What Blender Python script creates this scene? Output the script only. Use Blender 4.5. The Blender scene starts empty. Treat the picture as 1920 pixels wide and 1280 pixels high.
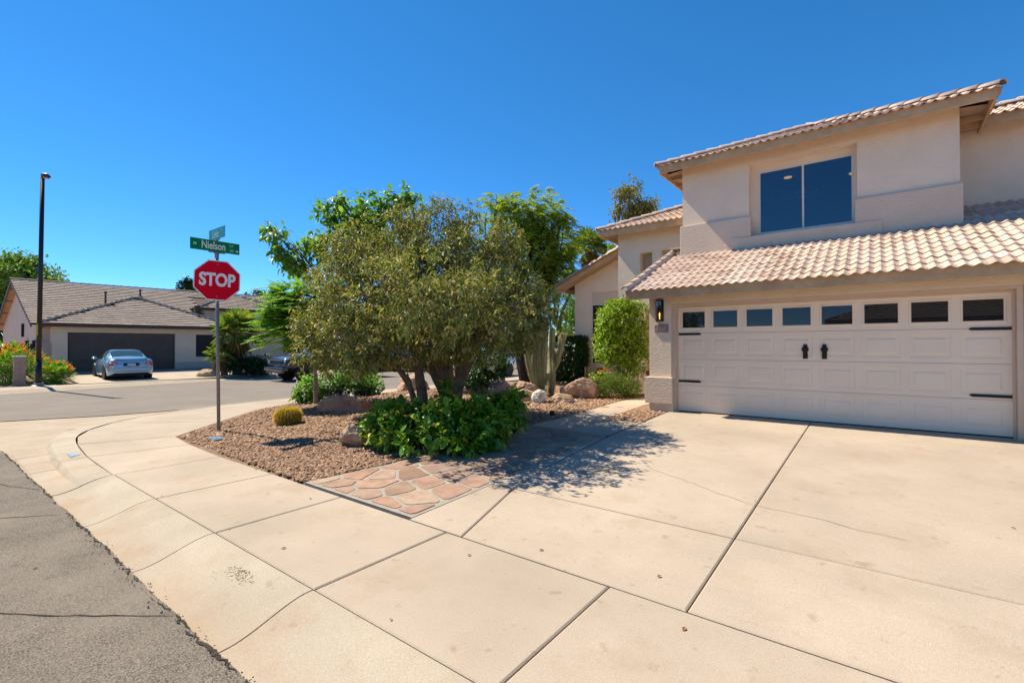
import bpy, bmesh, math, random
import numpy as np
from mathutils import Vector, Matrix, noise as mnoise
random.seed(7); RNG = np.random.default_rng(11)
S = bpy.context.scene; COL = S.collection
# ---------------------------------------------------------------- camera
YAW, PITCH, ROLL, EYE, FPX = math.radians(37.47), math.radians(.515), math.radians(-.10), 1.6, 891.3
FWD = Vector((-math.sin(YAW)*math.cos(PITCH), math.cos(YAW)*math.cos(PITCH), math.sin(PITCH)))
_r = Vector((math.cos(YAW), math.sin(YAW), 0)); _u = _r.cross(FWD)
RGT = _r*math.cos(ROLL)+_u*math.sin(ROLL); UPV = -_r*math.sin(ROLL)+_u*math.cos(ROLL)
cam_d = bpy.data.cameras.new('camera'); cam = bpy.data.objects.new('camera', cam_d); COL.objects.link(cam)
cam_d.sensor_width = 36; cam_d.lens = FPX*36/1920; cam_d.clip_start = .05; cam_d.clip_end = 3000
cam.matrix_world = Matrix(((RGT.x, UPV.x, -FWD.x, 0), (RGT.y, UPV.y, -FWD.y, 0), (RGT.z, UPV.z, -FWD.z, EYE), (0, 0, 0, 1)))
S.camera = cam
HR = Vector((math.cos(YAW), math.sin(YAW), 0)); HF = Vector((-math.sin(YAW), math.cos(YAW), 0))
def at(px, py, d):                                   # a surveyed point: photo column, photo row, metres away
    return Vector((0, 0, EYE)) + d*((px-960)/FPX*RGT + (640-py)/FPX*UPV + FWD)
# ---------------------------------------------------------------- sky, sun, exposure
SUN_EL, SUN_AZ = math.radians(52), math.atan2(-.12, -.99)
sd = Vector((math.cos(SUN_EL)*math.cos(SUN_AZ), math.cos(SUN_EL)*math.sin(SUN_AZ), math.sin(SUN_EL)))
sl = bpy.data.lights.new('sun', 'SUN'); sl.energy = 4.2; sl.angle = math.radians(.53); sl.color = (1, .88, .69)
sun = bpy.data.objects.new('sun', sl); COL.objects.link(sun); sun.rotation_euler = (-sd).to_track_quat('-Z', 'Y').to_euler()
W = bpy.data.worlds.new('World'); S.world = W; W.use_nodes = True
nt = W.node_tree; bg = nt.nodes['Background']; sky = nt.nodes.new('ShaderNodeTexSky')
sky.sky_type = 'NISHITA'; sky.sun_disc = False; sky.sun_elevation = SUN_EL
sky.sun_rotation = math.atan2(sd.x, sd.y); sky.altitude = 2500; sky.air_density = .65; sky.dust_density = 0; sky.ozone_density = 5
hs = nt.nodes.new('ShaderNodeHueSaturation'); hs.inputs['Saturation'].default_value = 1.34; hs.inputs['Hue'].default_value = .497; hs.inputs['Value'].default_value = .98
gm = nt.nodes.new('ShaderNodeGamma'); gm.inputs[1].default_value = .82
nt.links.new(sky.outputs[0], gm.inputs[0]); nt.links.new(gm.outputs[0], hs.inputs['Color']); nt.links.new(hs.outputs[0], bg.inputs[0]); bg.inputs[1].default_value = .15
S.view_settings.view_transform = 'Standard'; S.view_settings.look = 'None'; S.view_settings.exposure = 1.14
# ---------------------------------------------------------------- helpers
def tag(o, label=None, cat=None, group=None, kind=None):
    if label: o['label'] = label
    if cat: o['category'] = cat
    if group: o['group'] = group
    if kind: o['kind'] = kind
    return o
def thing(name, label, cat, loc=(0, 0, 0), group=None):
    o = bpy.data.objects.new(name, None); COL.objects.link(o); o.location = loc; o.empty_display_size = .2
    return tag(o, label, cat, group)
def link(o, parent=None):
    COL.objects.link(o)
    if parent is not None:
        o.parent = parent
        if o.data is not None:                       # geometry is written in world metres
            base = parent
            off = Vector(base.location)
            while base.parent is not None:
                base = base.parent; off += Vector(base.location)
            o.location = -off
    return o
class MB:
    def __init__(s): s.v = []; s.f = []
    def add(s, vs, fs):
        n = len(s.v); s.v += [tuple(p) for p in vs]; s.f += [tuple(i+n for i in f) for f in fs]; return s
    def box(s, x0, x1, y0, y1, z0, z1, M=None):
        vs = [Vector((x, y, z)) for z in (z0, z1) for y in (y0, y1) for x in (x0, x1)]
        if M is not None: vs = [M @ p for p in vs]
        return s.add(vs, [(0, 2, 3, 1), (4, 5, 7, 6), (0, 1, 5, 4), (2, 6, 7, 3), (0, 4, 6, 2), (1, 3, 7, 5)])
    def obox(s, o, u, v, w):
        o, u, v, w = map(Vector, (o, u, v, w)); vs = [o+u*i+v*j+w*k for k in (0, 1) for j in (0, 1) for i in (0, 1)]
        return s.add(vs, [(0, 2, 3, 1), (4, 5, 7, 6), (0, 1, 5, 4), (2, 6, 7, 3), (0, 4, 6, 2), (1, 3, 7, 5)])
    def poly(s, ps): return s.add(ps, [tuple(range(len(ps)))])
    def prism(s, pts, off):
        off = Vector(off); a = [Vector(p) for p in pts]; n = len(a)
        return s.add(a+[p+off for p in a], [tuple(range(n))[::-1], tuple(range(n, 2*n))]+[(i, (i+1) % n, n+(i+1) % n, n+i) for i in range(n)])
    def tube(s, path, rad, n=8, cap=True):
        path = [Vector(p) for p in path]
        if not hasattr(rad, '__len__'): rad = [rad]*len(path)
        ref = Vector((.31, .17, .93)); vs = []; fs = []
        for i, p in enumerate(path):
            t = (path[min(i+1, len(path)-1)]-path[max(i-1, 0)]).normalized()
            a = t.cross(ref)
            if a.length < .05: a = t.cross(Vector((1, 0, 0)))
            a.normalize(); b = t.cross(a)
            vs += [p+(a*math.cos(2*math.pi*k/n)+b*math.sin(2*math.pi*k/n))*rad[i] for k in range(n)]
        for i in range(len(path)-1):
            fs += [(i*n+k, i*n+(k+1) % n, (i+1)*n+(k+1) % n, (i+1)*n+k) for k in range(n)]
        if cap: fs += [tuple(range(n))[::-1], tuple(range((len(path)-1)*n, len(path)*n))]
        return s.add(vs, fs)
    def lathe(s, c, prof, n=24, axis='z'):
        c = Vector(c); vs = []; fs = []
        for r, z in prof:
            for k in range(n):
                a = 2*math.pi*k/n; q = (r*math.cos(a), r*math.sin(a), z)
                if axis == 'y': q = (r*math.cos(a), z, r*math.sin(a))
                if axis == 'x': q = (z, r*math.cos(a), r*math.sin(a))
                vs.append(c+Vector(q))
        for i in range(len(prof)-1):
            fs += [(i*n+k, i*n+(k+1) % n, (i+1)*n+(k+1) % n, (i+1)*n+k) for k in range(n)]
        fs += [tuple(range(n))[::-1], tuple(range((len(prof)-1)*n, len(prof)*n))]
        return s.add(vs, fs)
    def build(s, name, mat, parent=None, smooth=False, bevel=0, fix=True):
        me = bpy.data.meshes.new(name); me.from_pydata(s.v, [], s.f)
        if fix:
            bm = bmesh.new(); bm.from_mesh(me); bmesh.ops.recalc_face_normals(bm, faces=bm.faces); bm.to_mesh(me); bm.free()
        me.materials.append(mat)
        if smooth: me.polygons.foreach_set('use_smooth', [True]*len(me.polygons))
        o = bpy.data.objects.new(name, me); link(o, parent)
        if bevel:
            b = o.modifiers.new('bevel', 'BEVEL'); b.width = bevel; b.segments = 2; b.limit_method = 'ANGLE'
        return o
def np_obj(name, V, F, mat, parent=None, smooth=False):
    V = np.asarray(V, dtype=np.float32).reshape(-1, 3); F = np.asarray(F, dtype=np.int32); k = F.shape[1]
    me = bpy.data.meshes.new(name); me.vertices.add(len(V)); me.vertices.foreach_set('co', V.ravel())
    me.loops.add(F.size); me.loops.foreach_set('vertex_index', F.ravel())
    me.polygons.add(len(F)); me.polygons.foreach_set('loop_start', np.arange(0, F.size, k, dtype=np.int32))
    if smooth: me.polygons.foreach_set('use_smooth', np.ones(len(F), dtype=bool))
    me.update(calc_edges=True); me.validate(); me.materials.append(mat)
    o = bpy.data.objects.new(name, me); return link(o, parent)
# ---------------------------------------------------------------- materials
def mat(name, col, rough=.8, var=.12, scale=3., bump=0., bscale=60., spec=.3, metal=0., island=None, stretch=None,
        trans=0., speck=0., stain=None, stain2=None, isl=0., low=None, emit=0., coat=0.):
    m = bpy.data.materials.new(name); m.use_nodes = True; t = m.node_tree; N = t.nodes; L = t.links
    p = N['Principled BSDF']; p.inputs['Roughness'].default_value = rough; p.inputs['Metallic'].default_value = metal
    p.inputs['Specular IOR Level'].default_value = spec; p.inputs['Coat Weight'].default_value = coat
    tc = N.new('ShaderNodeTexCoord'); vec = tc.outputs['Object']
    if stretch:
        mp = N.new('ShaderNodeMapping'); mp.inputs['Scale'].default_value = stretch; L.new(vec, mp.inputs[0]); svec = mp.outputs[0]
    else: svec = vec
    def rgb(c): return (c[0], c[1], c[2], 1)
    def mix(a, b, fac, mode='MIX'):
        x = N.new('ShaderNodeMix'); x.data_type = 'RGBA'; x.blend_type = mode
        for s_, q in (('A', a), ('B', b)):
            i = [k for k in x.inputs if k.name == s_ and k.type == 'RGBA'][0]
            if isinstance(q, tuple): i.default_value = q
            else: L.new(q, i)
        if isinstance(fac, float): x.inputs[0].default_value = fac
        else: L.new(fac, x.inputs[0])
        return [k for k in x.outputs if k.type == 'RGBA'][0]
    def ramp(src, stops):
        r = N.new('ShaderNodeValToRGB'); e = r.color_ramp.elements
        while len(e) < len(stops): e.new(.5)
        for k, (pos, c) in enumerate(stops): e[k].position = pos; e[k].color = rgb(c) if hasattr(c, '__len__') else (c, c, c, 1)
        L.new(src, r.inputs[0]); return r.outputs[0]
    def nz(sc, detail=5, v=None, rough_=.6):
        n = N.new('ShaderNodeTexNoise'); n.inputs['Scale'].default_value = sc; n.inputs['Detail'].default_value = detail
        n.inputs['Roughness'].default_value = rough_; L.new(v or vec, n.inputs['Vector']); return n.outputs[0]
    if island:
        g = N.new('ShaderNodeNewGeometry'); c = ramp(g.outputs['Random Per Island'], [(i/(len(island)-1), q) for i, q in enumerate(island)])
    else: c = rgb(col)
    if var:
        f = ramp(nz(scale), [(.3, 1-var), (.7, 1+var)]); c = mix(c, f, 1., 'MULTIPLY')
    if speck:
        f = ramp(nz(110, 3), [(.35, 1-speck), (.65, 1+speck)]); c = mix(c, f, 1., 'MULTIPLY')
    if stain:
        sc, lo, hi, colr, amt = stain
        f = ramp(nz(sc, 7, rough_=.65), [(lo, 0.), (hi, amt)]); c = mix(c, rgb(colr), f)
    if stain2:
        sc, lo, hi, colr, amt = stain2
        f = ramp(nz(sc, 3, rough_=.6), [(lo, 0.), (hi, amt)]); c = mix(c, rgb(colr), f)
    if low:                                          # silt that settles in the gutter
        sx_ = N.new('ShaderNodeSeparateXYZ'); L.new(vec, sx_.inputs[0]); mr = N.new('ShaderNodeMapRange'); mr.inputs[1].default_value = low[0]; mr.inputs[2].default_value = low[1]; L.new(sx_.outputs[2], mr.inputs[0])
        mu = N.new('ShaderNodeMath'); mu.operation = 'MULTIPLY'; L.new(mr.outputs[0], mu.inputs[0]); L.new(ramp(nz(2.4, 6), [(.40, 0.), (.66, low[3])]), mu.inputs[1]); c = mix(c, rgb(low[2]), mu.outputs[0])
    if isl:
        g = N.new('ShaderNodeNewGeometry'); c = mix(c, ramp(g.outputs['Random Per Island'], [(0, 1-isl), (1, 1+isl)]), 1., 'MULTIPLY')
    if isinstance(c, tuple): p.inputs['Base Color'].default_value = c
    else: L.new(c, p.inputs['Base Color'])
    if bump:
        b = N.new('ShaderNodeBump'); b.inputs['Strength'].default_value = .8; b.inputs['Distance'].default_value = bump
        L.new(nz(bscale, 4, svec), b.inputs['Height']); L.new(b.outputs[0], p.inputs['Normal'])
    if emit:
        p.inputs['Emission Color'].default_value = rgb(col); p.inputs['Emission Strength'].default_value = emit
    if trans:
        tr = N.new('ShaderNodeBsdfTranslucent'); ms = N.new('ShaderNodeMixShader'); ms.inputs[0].default_value = trans
        if isinstance(c, tuple): tr.inputs[0].default_value = c
        else: L.new(mix(c, (1.25, 1.3, .6, 1), 1., 'MULTIPLY'), tr.inputs[0])
        L.new(p.outputs[0], ms.inputs[1]); L.new(tr.outputs[0], ms.inputs[2]); L.new(ms.outputs[0], N['Material Output'].inputs[0])
    return m
def glass_mat(name, tint, refl=.25, through=.5):
    m = bpy.data.materials.new(name); m.use_nodes = True; t = m.node_tree; N = t.nodes; L = t.links; N.remove(N['Principled BSDF'])
    g = N.new('ShaderNodeBsdfGlossy'); g.inputs['Roughness'].default_value = .015; g.inputs['Color'].default_value = (.9, .95, 1, 1)
    tr = N.new('ShaderNodeBsdfTransparent'); tr.inputs[0].default_value = (*tint, 1)
    d = N.new('ShaderNodeBsdfDiffuse'); d.inputs[0].default_value = (.012, .013, .015, 1)
    a = N.new('ShaderNodeMixShader'); a.inputs[0].default_value = through; L.new(d.outputs[0], a.inputs[1]); L.new(tr.outputs[0], a.inputs[2])
    fr = N.new('ShaderNodeFresnel'); fr.inputs[0].default_value = 1.5; ad = N.new('ShaderNodeMath'); ad.operation = 'ADD'; ad.use_clamp = True
    ad.inputs[1].default_value = refl; L.new(fr.outputs[0], ad.inputs[0])
    b = N.new('ShaderNodeMixShader'); L.new(ad.outputs[0], b.inputs[0]); L.new(a.outputs[0], b.inputs[1]); L.new(g.outputs[0], b.inputs[2])
    L.new(b.outputs[0], N['Material Output'].inputs[0]); return m
M = {}
M['concrete'] = mat('concrete', (.365, .304, .240), .9, .15, .55, .002, 30, .2, stretch=(9, 1, 1), speck=.10, stain=(1.6, .52, .80, (.285, .215, .14), .65), stain2=(7.5, .63, .73, (.22, .165, .115), .5), isl=.05)
M['kerb'] = mat('kerb_concrete', (.352, .304, .236), .9, .12, 1.2, .003, 80, .2, speck=.12, stain=(1.5, .50, .76, (.31, .205, .125), .65), stain2=(6, .64, .74, (.2, .15, .105), .5), isl=.03, low=(-.045, -.112, (.285, .195, .125), .55))
M['asphalt'] = mat('asphalt', (.155, .136, .113), .95, .16, 1.1, .012, 120, .15, speck=.6, stain=(.9, .45, .7, (.24, .205, .165), .7), stain2=(14, .62, .74, (.08, .066, .055), .5))
M['asphalt_far'] = mat('asphalt_smooth', (.180, .157, .135), .95, .10, .7, .004, 100, .2, speck=.2)
M['patch'] = mat('crack_fill', (.055, .045, .036), 1, .3, 9, .01, 90, .1)
M['soil'] = mat('gravel_soil', (.225, .15, .10), 1, .25, 6, .02, 45, .1, speck=.35)
M['soil_far'] = mat('far_gravel', (.30, .205, .16), 1, .22, 4, .02, 40, .1, speck=.3)
M['pebble'] = mat('pebbles', None, .9, .12, 20, 0, spec=.2, island=[(0.154, 0.089, 0.053), (0.323, 0.201, 0.125), (0.259, 0.162, 0.103), (0.438, 0.297, 0.201), (0.178, 0.106, 0.069), (0.372, 0.230, 0.147), (0.130, 0.074, 0.050), (0.292, 0.177, 0.109)])
M['grout'] = mat('grout', (.29, .27, .235), .95, .15, 6, .004, 60, .1)
M['flag'] = mat('flagstone', None, .85, .22, 5, .006, 40, .2, island=[(0.305, 0.185, 0.125), (0.373, 0.253, 0.180), (0.203, 0.131, 0.095), (0.389, 0.289, 0.215), (0.280, 0.189, 0.145), (0.339, 0.203, 0.140), (0.246, 0.171, 0.140)], stain2=(4, .5, .7, (.22, .13, .09), .5))
M['stucco'] = mat('stucco', (.74, .605, .465), .95, .045, 2, .018, 16, .1, stretch=(1, 1, 2.6), speck=.03)
M['stucco_dark'] = mat('stucco_trim', (.62, .495, .38), .95, .05, 2, .022, 17, .1, stretch=(1, 1, 2.4), speck=.03)
M['stucco_far'] = mat('stucco_far', (.64, .51, .375), .95, .06, 1.5, .004, 20, .1)
M['stucco_far_dark'] = mat('stucco_far_base', (.45, .37, .31), .95, .06, 1.5, .004, 20, .1)
M['tile'] = mat('roof_tile', None, .85, .10, 9, .002, 60, .2, island=[(0.483, 0.345, 0.263), (0.561, 0.421, 0.335), (0.526, 0.379, 0.297), (0.613, 0.484, 0.398), (0.475, 0.353, 0.284), (0.578, 0.446, 0.359), (0.405, 0.290, 0.226), (0.535, 0.396, 0.317)], stain=(3, .55, .75, (.36, .26, .2), .45))
M['tile_flat'] = mat('flat_roof_tile', None, .9, .10, 6, .002, 60, .2, island=[(0.306, 0.242, 0.193), (0.365, 0.296, 0.241), (0.335, 0.267, 0.217), (0.404, 0.330, 0.274)])
M['under'] = mat('roof_underlay', (.10, .075, .06), 1, .1)
M['fascia'] = mat('fascia_wood', (.50, .325, .18), .8, .18, 5, .003, 30, .2, stretch=(1, 6, 6))
M['soffit'] = mat('soffit_wood', (.40, .28, .19), .85, .12, 4)
M['fascia_far'] = mat('dark_fascia', (.07, .05, .042), .8, .1)
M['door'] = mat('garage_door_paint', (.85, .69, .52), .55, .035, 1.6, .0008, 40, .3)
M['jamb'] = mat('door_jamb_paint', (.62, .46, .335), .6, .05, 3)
M['door_far'] = mat('dark_garage_door', (.085, .062, .052), .6, .12, 2)
M['iron'] = mat('black_iron', (.010, .008, .0075), .55, .1, 20, spec=.4)
M['black_metal'] = mat('black_paint_metal', (.014, .011, .010), .45, .15, 6, spec=.4)
M['rubber'] = mat('weather_strip', (.012, .011, .010), .9, 0)
M['white_frame'] = mat('window_frame', (.62, .57, .50), .5, .03)
M['winglass'] = glass_mat('window_glass', (.55, .60, .66), .06, .8)
M['darkglass'] = glass_mat('dark_glass', (.2, .2, .2), .0, .1)
M['screen'] = mat('window_screen', (.018, .018, .020), .7, .1)
M['room'] = mat('room_wall', (.62, .62, .64), .9, .05)
M['bulb'] = mat('warm_lamp', (1, .48, .10), emit=1.6, var=0)
M['bulb_soft'] = mat('warm_ceiling_lamp', (1, .50, .10), emit=1.3, var=0)
M['lampglass'] = glass_mat('lantern_glass', (.9, .9, .9), .02, .9)
M['plaque'] = mat('plaque_stone', (.30, .20, .17), .8, .15, 20, .002, 80)
M['plaque_num'] = mat('plaque_number', (.50, .39, .34), .8, .1, 20)
M['galv'] = mat('galvanised_steel', (.20, .20, .20), .5, .22, 14, spec=.5, metal=.35)
M['alu'] = mat('sign_back', (.55, .55, .55), .45, .05, metal=.6)
M['stop_red'] = mat('stop_red', (.78, .004, .022), .8, .05, 4, spec=.08)
M['sign_white'] = mat('sign_white', (.85, .83, .79), .5, .04)
M['sign_green'] = mat('sign_green', (.004, .22, .07), .8, .06, 5, spec=.08)
M['sign_teal'] = mat('sign_teal', (.006, .26, .27), .5, .06, 5)
M['sign_pale'] = mat('sign_pale', (.42, .62, .60), .5, .05)
M['yellow'] = mat('yellow_tag', (.50, .34, .012), .6, .05)
M['block'] = mat('slump_block', (.40, .275, .20), .95, .14, 5, .01, 30)
M['fence_dark'] = mat('dark_gate', (.035, .022, .018), .7, .1)
M['blue_lid'] = mat('blue_lid', (.07, .14, .21), .6, .1, 12)
M['blue_mark'] = mat('blue_paint', (.13, .25, .37), .7, .15, 12)
M['terracotta'] = mat('terracotta', (.33, .10, .045), .75, .12, 8)
M['rock_pink'] = mat('rock_pink', (.40, .27, .19), .95, .3, 4, .02, 14, .1, speck=.12, stain=(5, .5, .7, (.22, .13, .095), .7))
M['rock_tan'] = mat('rock_tan', (.44, .31, .20), .95, .28, 5, .02, 14, .1, speck=.12, stain=(6, .52, .7, (.20, .13, .09), .6))
M['rock_brown'] = mat('rock_brown', (.36, .225, .15), .95, .35, 4, .025, 12, .1, speck=.12, stain=(4, .48, .66, (.11, .065, .048), .7))
M['rock_white'] = mat('rock_white', (.58, .54, .47), .95, .2, 7, .02, 18, .1, speck=.18)
M['rock_grey'] = mat('rock_grey', (.22, .195, .175), .95, .25, 6, .015, 16, .1, speck=.15)
M['bark'] = mat('bark', (.20, .135, .09), .95, .3, 9, .02, 22, .1, stretch=(1, 1, .3))
M['bark_pale'] = mat('bark_pale', (.26, .19, .135), .95, .25, 9, .015, 22, .1, stretch=(1, 1, .3))
M['bark_dark'] = mat('bark_dark', (.045, .032, .025), .95, .3, 9, .02, 20, .1)
M['twig'] = mat('twig', (.23, .165, .11), .9, .2, 9)
M['olive_leaf'] = mat('olive_leaf', None, .55, .0, spec=.22, trans=.25, island=[(0.060, 0.109, 0.019), (0.204, 0.243, 0.050), (0.324, 0.282, 0.084), (0.120, 0.192, 0.030), (0.432, 0.333, 0.132), (0.228, 0.320, 0.050), (0.042, 0.077, 0.014), (0.552, 0.461, 0.228), (0.168, 0.243, 0.042), (0.300, 0.218, 0.072)])
M['broad_leaf'] = mat('broad_leaf', None, .5, .0, spec=.35, trans=.42, island=[(0.086, 0.187, 0.029), (0.156, 0.317, 0.038), (0.225, 0.389, 0.058), (0.104, 0.216, 0.038)])
M['fern_leaf'] = mat('fern_leaf', None, .6, .0, spec=.25, trans=.42, island=[(0.094, 0.254, 0.020), (0.169, 0.374, 0.024), (0.263, 0.449, 0.041), (0.132, 0.299, 0.020)])
M['fine_leaf'] = mat('fine_leaf', None, .6, .0, spec=.25, trans=.42, island=[(0.112, 0.191, 0.022), (0.224, 0.332, 0.034), (0.326, 0.414, 0.047), (0.163, 0.249, 0.026), (0.388, 0.398, 0.056)])
M['shrub_leaf'] = mat('shrub_leaf', None, .36, .0, spec=.4, trans=.30, island=[(0.062, 0.172, 0.015), (0.102, 0.245, 0.021), (0.140, 0.316, 0.026), (0.078, 0.201, 0.019), (0.234, 0.389, 0.033), (0.109, 0.273, 0.021), (0.655, 0.460, 0.040)])
M['lime_leaf'] = mat('lime_leaf', None, .5, .0, spec=.35, trans=0.45, island=[(0.078, 0.210, 0.019), (0.134, 0.294, 0.031), (0.179, 0.336, 0.046), (0.101, 0.231, 0.031)])
M['bush_leaf'] = mat('bush_leaf', None, .45, .0, spec=.4, trans=.35, island=[(0.132, 0.243, 0.015), (0.265, 0.399, 0.024), (0.378, 0.503, 0.038), (0.189, 0.312, 0.018), (0.095, 0.191, 0.015)])
M['hedge_leaf'] = mat('hedge_leaf', None, .5, .0, spec=.3, trans=.2, island=[(0.014, 0.049, 0.011), (0.028, 0.084, 0.014), (0.042, 0.112, 0.020)])
M['rosemary'] = mat('rosemary_leaf', None, .6, .0, spec=.2, trans=.25, island=[(0.084, 0.140, 0.025), (0.154, 0.224, 0.042), (0.210, 0.280, 0.056), (0.112, 0.182, 0.028)])
M['dark_leaf'] = mat('dark_leaf', None, .5, .0, spec=.3, trans=.2, island=[(.012, .035, .012), (.022, .055, .016), (.035, .075, .02)])
M['bop_leaf'] = mat('feathery_leaf', None, .6, .0, spec=.2, trans=.35, island=[(0.105, 0.240, 0.030), (0.195, 0.360, 0.045), (0.270, 0.435, 0.045), (0.150, 0.285, 0.030)])
M['far_leaf'] = mat('far_leaf', None, .6, .0, spec=.2, trans=.3, island=[(0.064, 0.147, 0.028), (0.153, 0.269, 0.037), (0.217, 0.343, 0.056), (0.102, 0.196, 0.037)])
M['dry_leaf'] = mat('dry_leaf', None, .6, .0, spec=.2, trans=.3, island=[(0.136, 0.145, 0.037), (0.255, 0.238, 0.060), (0.357, 0.289, 0.085), (0.170, 0.187, 0.051)])
M['palm_leaf'] = mat('palm_leaf', None, .45, .0, spec=.4, trans=.28, island=[(0.075, 0.165, 0.022), (0.150, 0.255, 0.033), (0.225, 0.315, 0.045), (0.390, 0.315, 0.075)])
M['palm_dry'] = mat('palm_dry', None, .8, .0, spec=.1, trans=.2, island=[(.24, .14, .05), (.33, .20, .07), (.18, .11, .05)])
M['petal_orange'] = mat('orange_petal', None, .6, .0, trans=.3, island=[(.85, .20, .015), (.90, .30, .02), (.80, .12, .015)])
M['petal_white'] = mat('white_petal', (.80, .78, .74), .6, 0, trans=.3)
M['petal_red'] = mat('red_petal', (.60, .03, .03), .6, 0, trans=.3)
M['cactus'] = mat('cactus_skin', (.22, .235, .11), .7, .2, 6, .004, 30)
M['cactus_old'] = mat('cactus_barrel_skin', (.13, .13, .03), .7, .2, 9)
M['spine'] = mat('golden_spine', None, .5, 0, spec=.3, trans=.2, island=[(0.743, 0.520, 0.060), (0.567, 0.364, 0.036), (0.750, 0.611, 0.096)])
M['spine_pale'] = mat('pale_spine', (.60, .55, .36), .6, 0)
M['debris'] = mat('fallen_leaf', (.30, .13, .03), .8, .3, 20)
M['crack'] = mat('crack_dirt', (.13, .085, .055), 1, .3, 12)
M['tyre'] = mat('tyre', (.012, .012, .012), .8, .1)
M['rim'] = mat('alloy_rim', (.55, .55, .56), .3, .02, metal=.9)
M['red_lens'] = mat('red_lens', (.60, .012, .012), .2, .1, spec=.6)
M['clear_lens'] = mat('clear_lens', (.6, .6, .62), .15, .05, spec=.6)
M['plate'] = mat('number_plate', (.45, .50, .60), .5, .05)
M['black_trim'] = mat('black_trim', (.01, .01, .011), .5, .1)
M['chrome'] = mat('chrome', (.55, .56, .58), .18, 0, metal=1.)
M['car_glass'] = mat('car_glass', (.030, .055, .055), .06, 0, spec=.8, coat=.6)
def paint(name, c): return mat(name, c, .22, .02, 2, spec=.5, metal=.25, coat=1.)
# ---------------------------------------------------------------- ground levels
def gz(x, y):
    f = min(1, max(0, (x+12.5)/4))
    return .25*min(1, max(0, (y-2.95)/6.8))*f
def mound(x, y):
    def b(cx, cy, sx, sy, h): return h*math.exp(-((x-cx)/sx)**2-((y-cy)/sy)**2)
    return b(-10.6, 8.6, 1.7, 2.2, .20)+b(-7.6, 6.0, 1.5, 1.3, .06)+b(-8.2, 12.2, 2, 1.6, .05)
def gb(x, y):
    e = min(1, max(0, min(x+13.1, y-3.0, -4.9-x if y < 12 else 9)/.6))
    return gz(x, y)-.018+mound(x, y)*e
def smooth(a, b, x):
    t = min(1, max(0, (x-a)/(b-a))); return t*t*(3-2*t)
# ---------------------------------------------------------------- setting: ground, roads, kerbs, pavements
def sheet(name, pts, z, m):
    return tag(MB().poly([(x, y, z) for x, y in pts]).build(name, m), kind='structure')
sheet('ground', [(-900, -900), (900, -900), (900, 900), (-900, 900)], -.40, M['soil_far'])
sheet('gutter', [(-17, -12), (26, -12), (26, 1.6), (-9, 1.9), (-13, 4), (-13.5, 40), (-17, 40)], -.130, M['kerb'])
def jag(pts, amp, step):
    out = []
    for (a, b) in zip(pts[:-1], pts[1:]):
        n = max(1, int(math.dist(a, b)/step))
        for i in range(n):
            t = i/n; x = a[0]+(b[0]-a[0])*t; y = a[1]+(b[1]-a[1])*t
            k = mnoise.noise((x*3.1, y*3.1, .3))*amp+mnoise.noise((x*14, y*14, 4.3))*amp*.6
            dx, dy = b[0]-a[0], b[1]-a[1]; l = math.hypot(dx, dy)
            out.append((x-dy/l*k, y+dx/l*k))
    return out+[pts[-1]]
edge = jag([(26, 1.12), (-11.4, 1.12), (-12.15, .95), (-12.5, -.2), (-12.7, -12)], .013, .035)
road = MB()
road.poly([(x, y, -.112) for x, y in edge+[(26, -12)]])
road.build('road', M['asphalt']); tag(bpy.data.objects['road'], kind='structure')
NEAR = [(-17.2, -60), (-16.6, -12), (-16, 1.5), (-15.2, 3.3), (-15.0, 4.5), (-15.0, 12), (-15.4, 20), (-18, 32), (-26, 55), (-40, 90)]
FARK = [(-49, 86), (-36, 50), (-31.5, 30), (-29.2, 22), (-27.0, 14), (-26.2, 10), (-25.9, 7), (-25.2, 3.6), (-24.7, 0), (-24.4, -12), (-24.4, -60)]
sheet('cross_street', jag(NEAR, .03, .3)+jag(FARK, .03, .3), -.116, M['asphalt_far'])
# asphalt cracks and the crumbled dark edge along the gutter
cr = MB()
def ribbon(mb, pts, w, z):
    L_, R_ = [], []
    for i, p in enumerate(pts):
        a = pts[max(0, i-1)]; b = pts[min(len(pts)-1, i+1)]; dx, dy = b[0]-a[0], b[1]-a[1]; l = math.hypot(dx, dy) or 1
        ww = w*(.55+.9*abs(mnoise.noise((p[0]*7, p[1]*7, 1.7))))*(1 if 0 < i < len(pts)-1 else .2)
        zz = z(p[0], p[1]) if callable(z) else z
        L_.append((p[0]-dy/l*ww/2, p[1]+dx/l*ww/2, zz)); R_.append((p[0]+dy/l*ww/2, p[1]-dx/l*ww/2, zz))
    n = len(pts); mb.add(L_+R_, [(i, i+1, n+i+1, n+i) for i in range(n-1)])
ed2 = [(x, y-.018) for x, y in jag([(20, 1.12), (-11.4, 1.12)], .013, .035)]
for i in range(0, len(ed2)-6, 3):
    k = random.randint(4, 9)
    if random.random() < .5: ribbon(cr, [(x, y+random.uniform(-.012, .02)) for x, y in ed2[i:i+k]], random.uniform(.006, .028), -.108+.0006*(i % 5))
for _ in range(260):
    x = random.uniform(-11, 4) if random.random() < .3 else random.uniform(-6.5, -1.8); y = 1.10+random.gauss(.0, .028); q = random.uniform(.003, .008); zc = -.106
    pts = [(x+q*random.uniform(.6, 1.2)*math.cos(a), y+q*random.uniform(.6, 1.2)*math.sin(a), zc) for a in (0, 1.2, 2.4, 3.7, 5)]
    n0 = len(pts); cr.add(pts+[(x, y, zc+q*.8)], [(j, (j+1) % n0, n0) for j in range(n0)])
for a, b, k in (((-5.2, -.1), (-3.55, 1.1), 1), ((-7.4, .1), (-6.6, 1.1), 2), ((-9.6, .5), (-7.9, 1.1), 3), ((-3.9, .1), (-2.6, .55), 4)):
    ribbon(cr, jag([a, b], .03, .10), .011, -.108)
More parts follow.
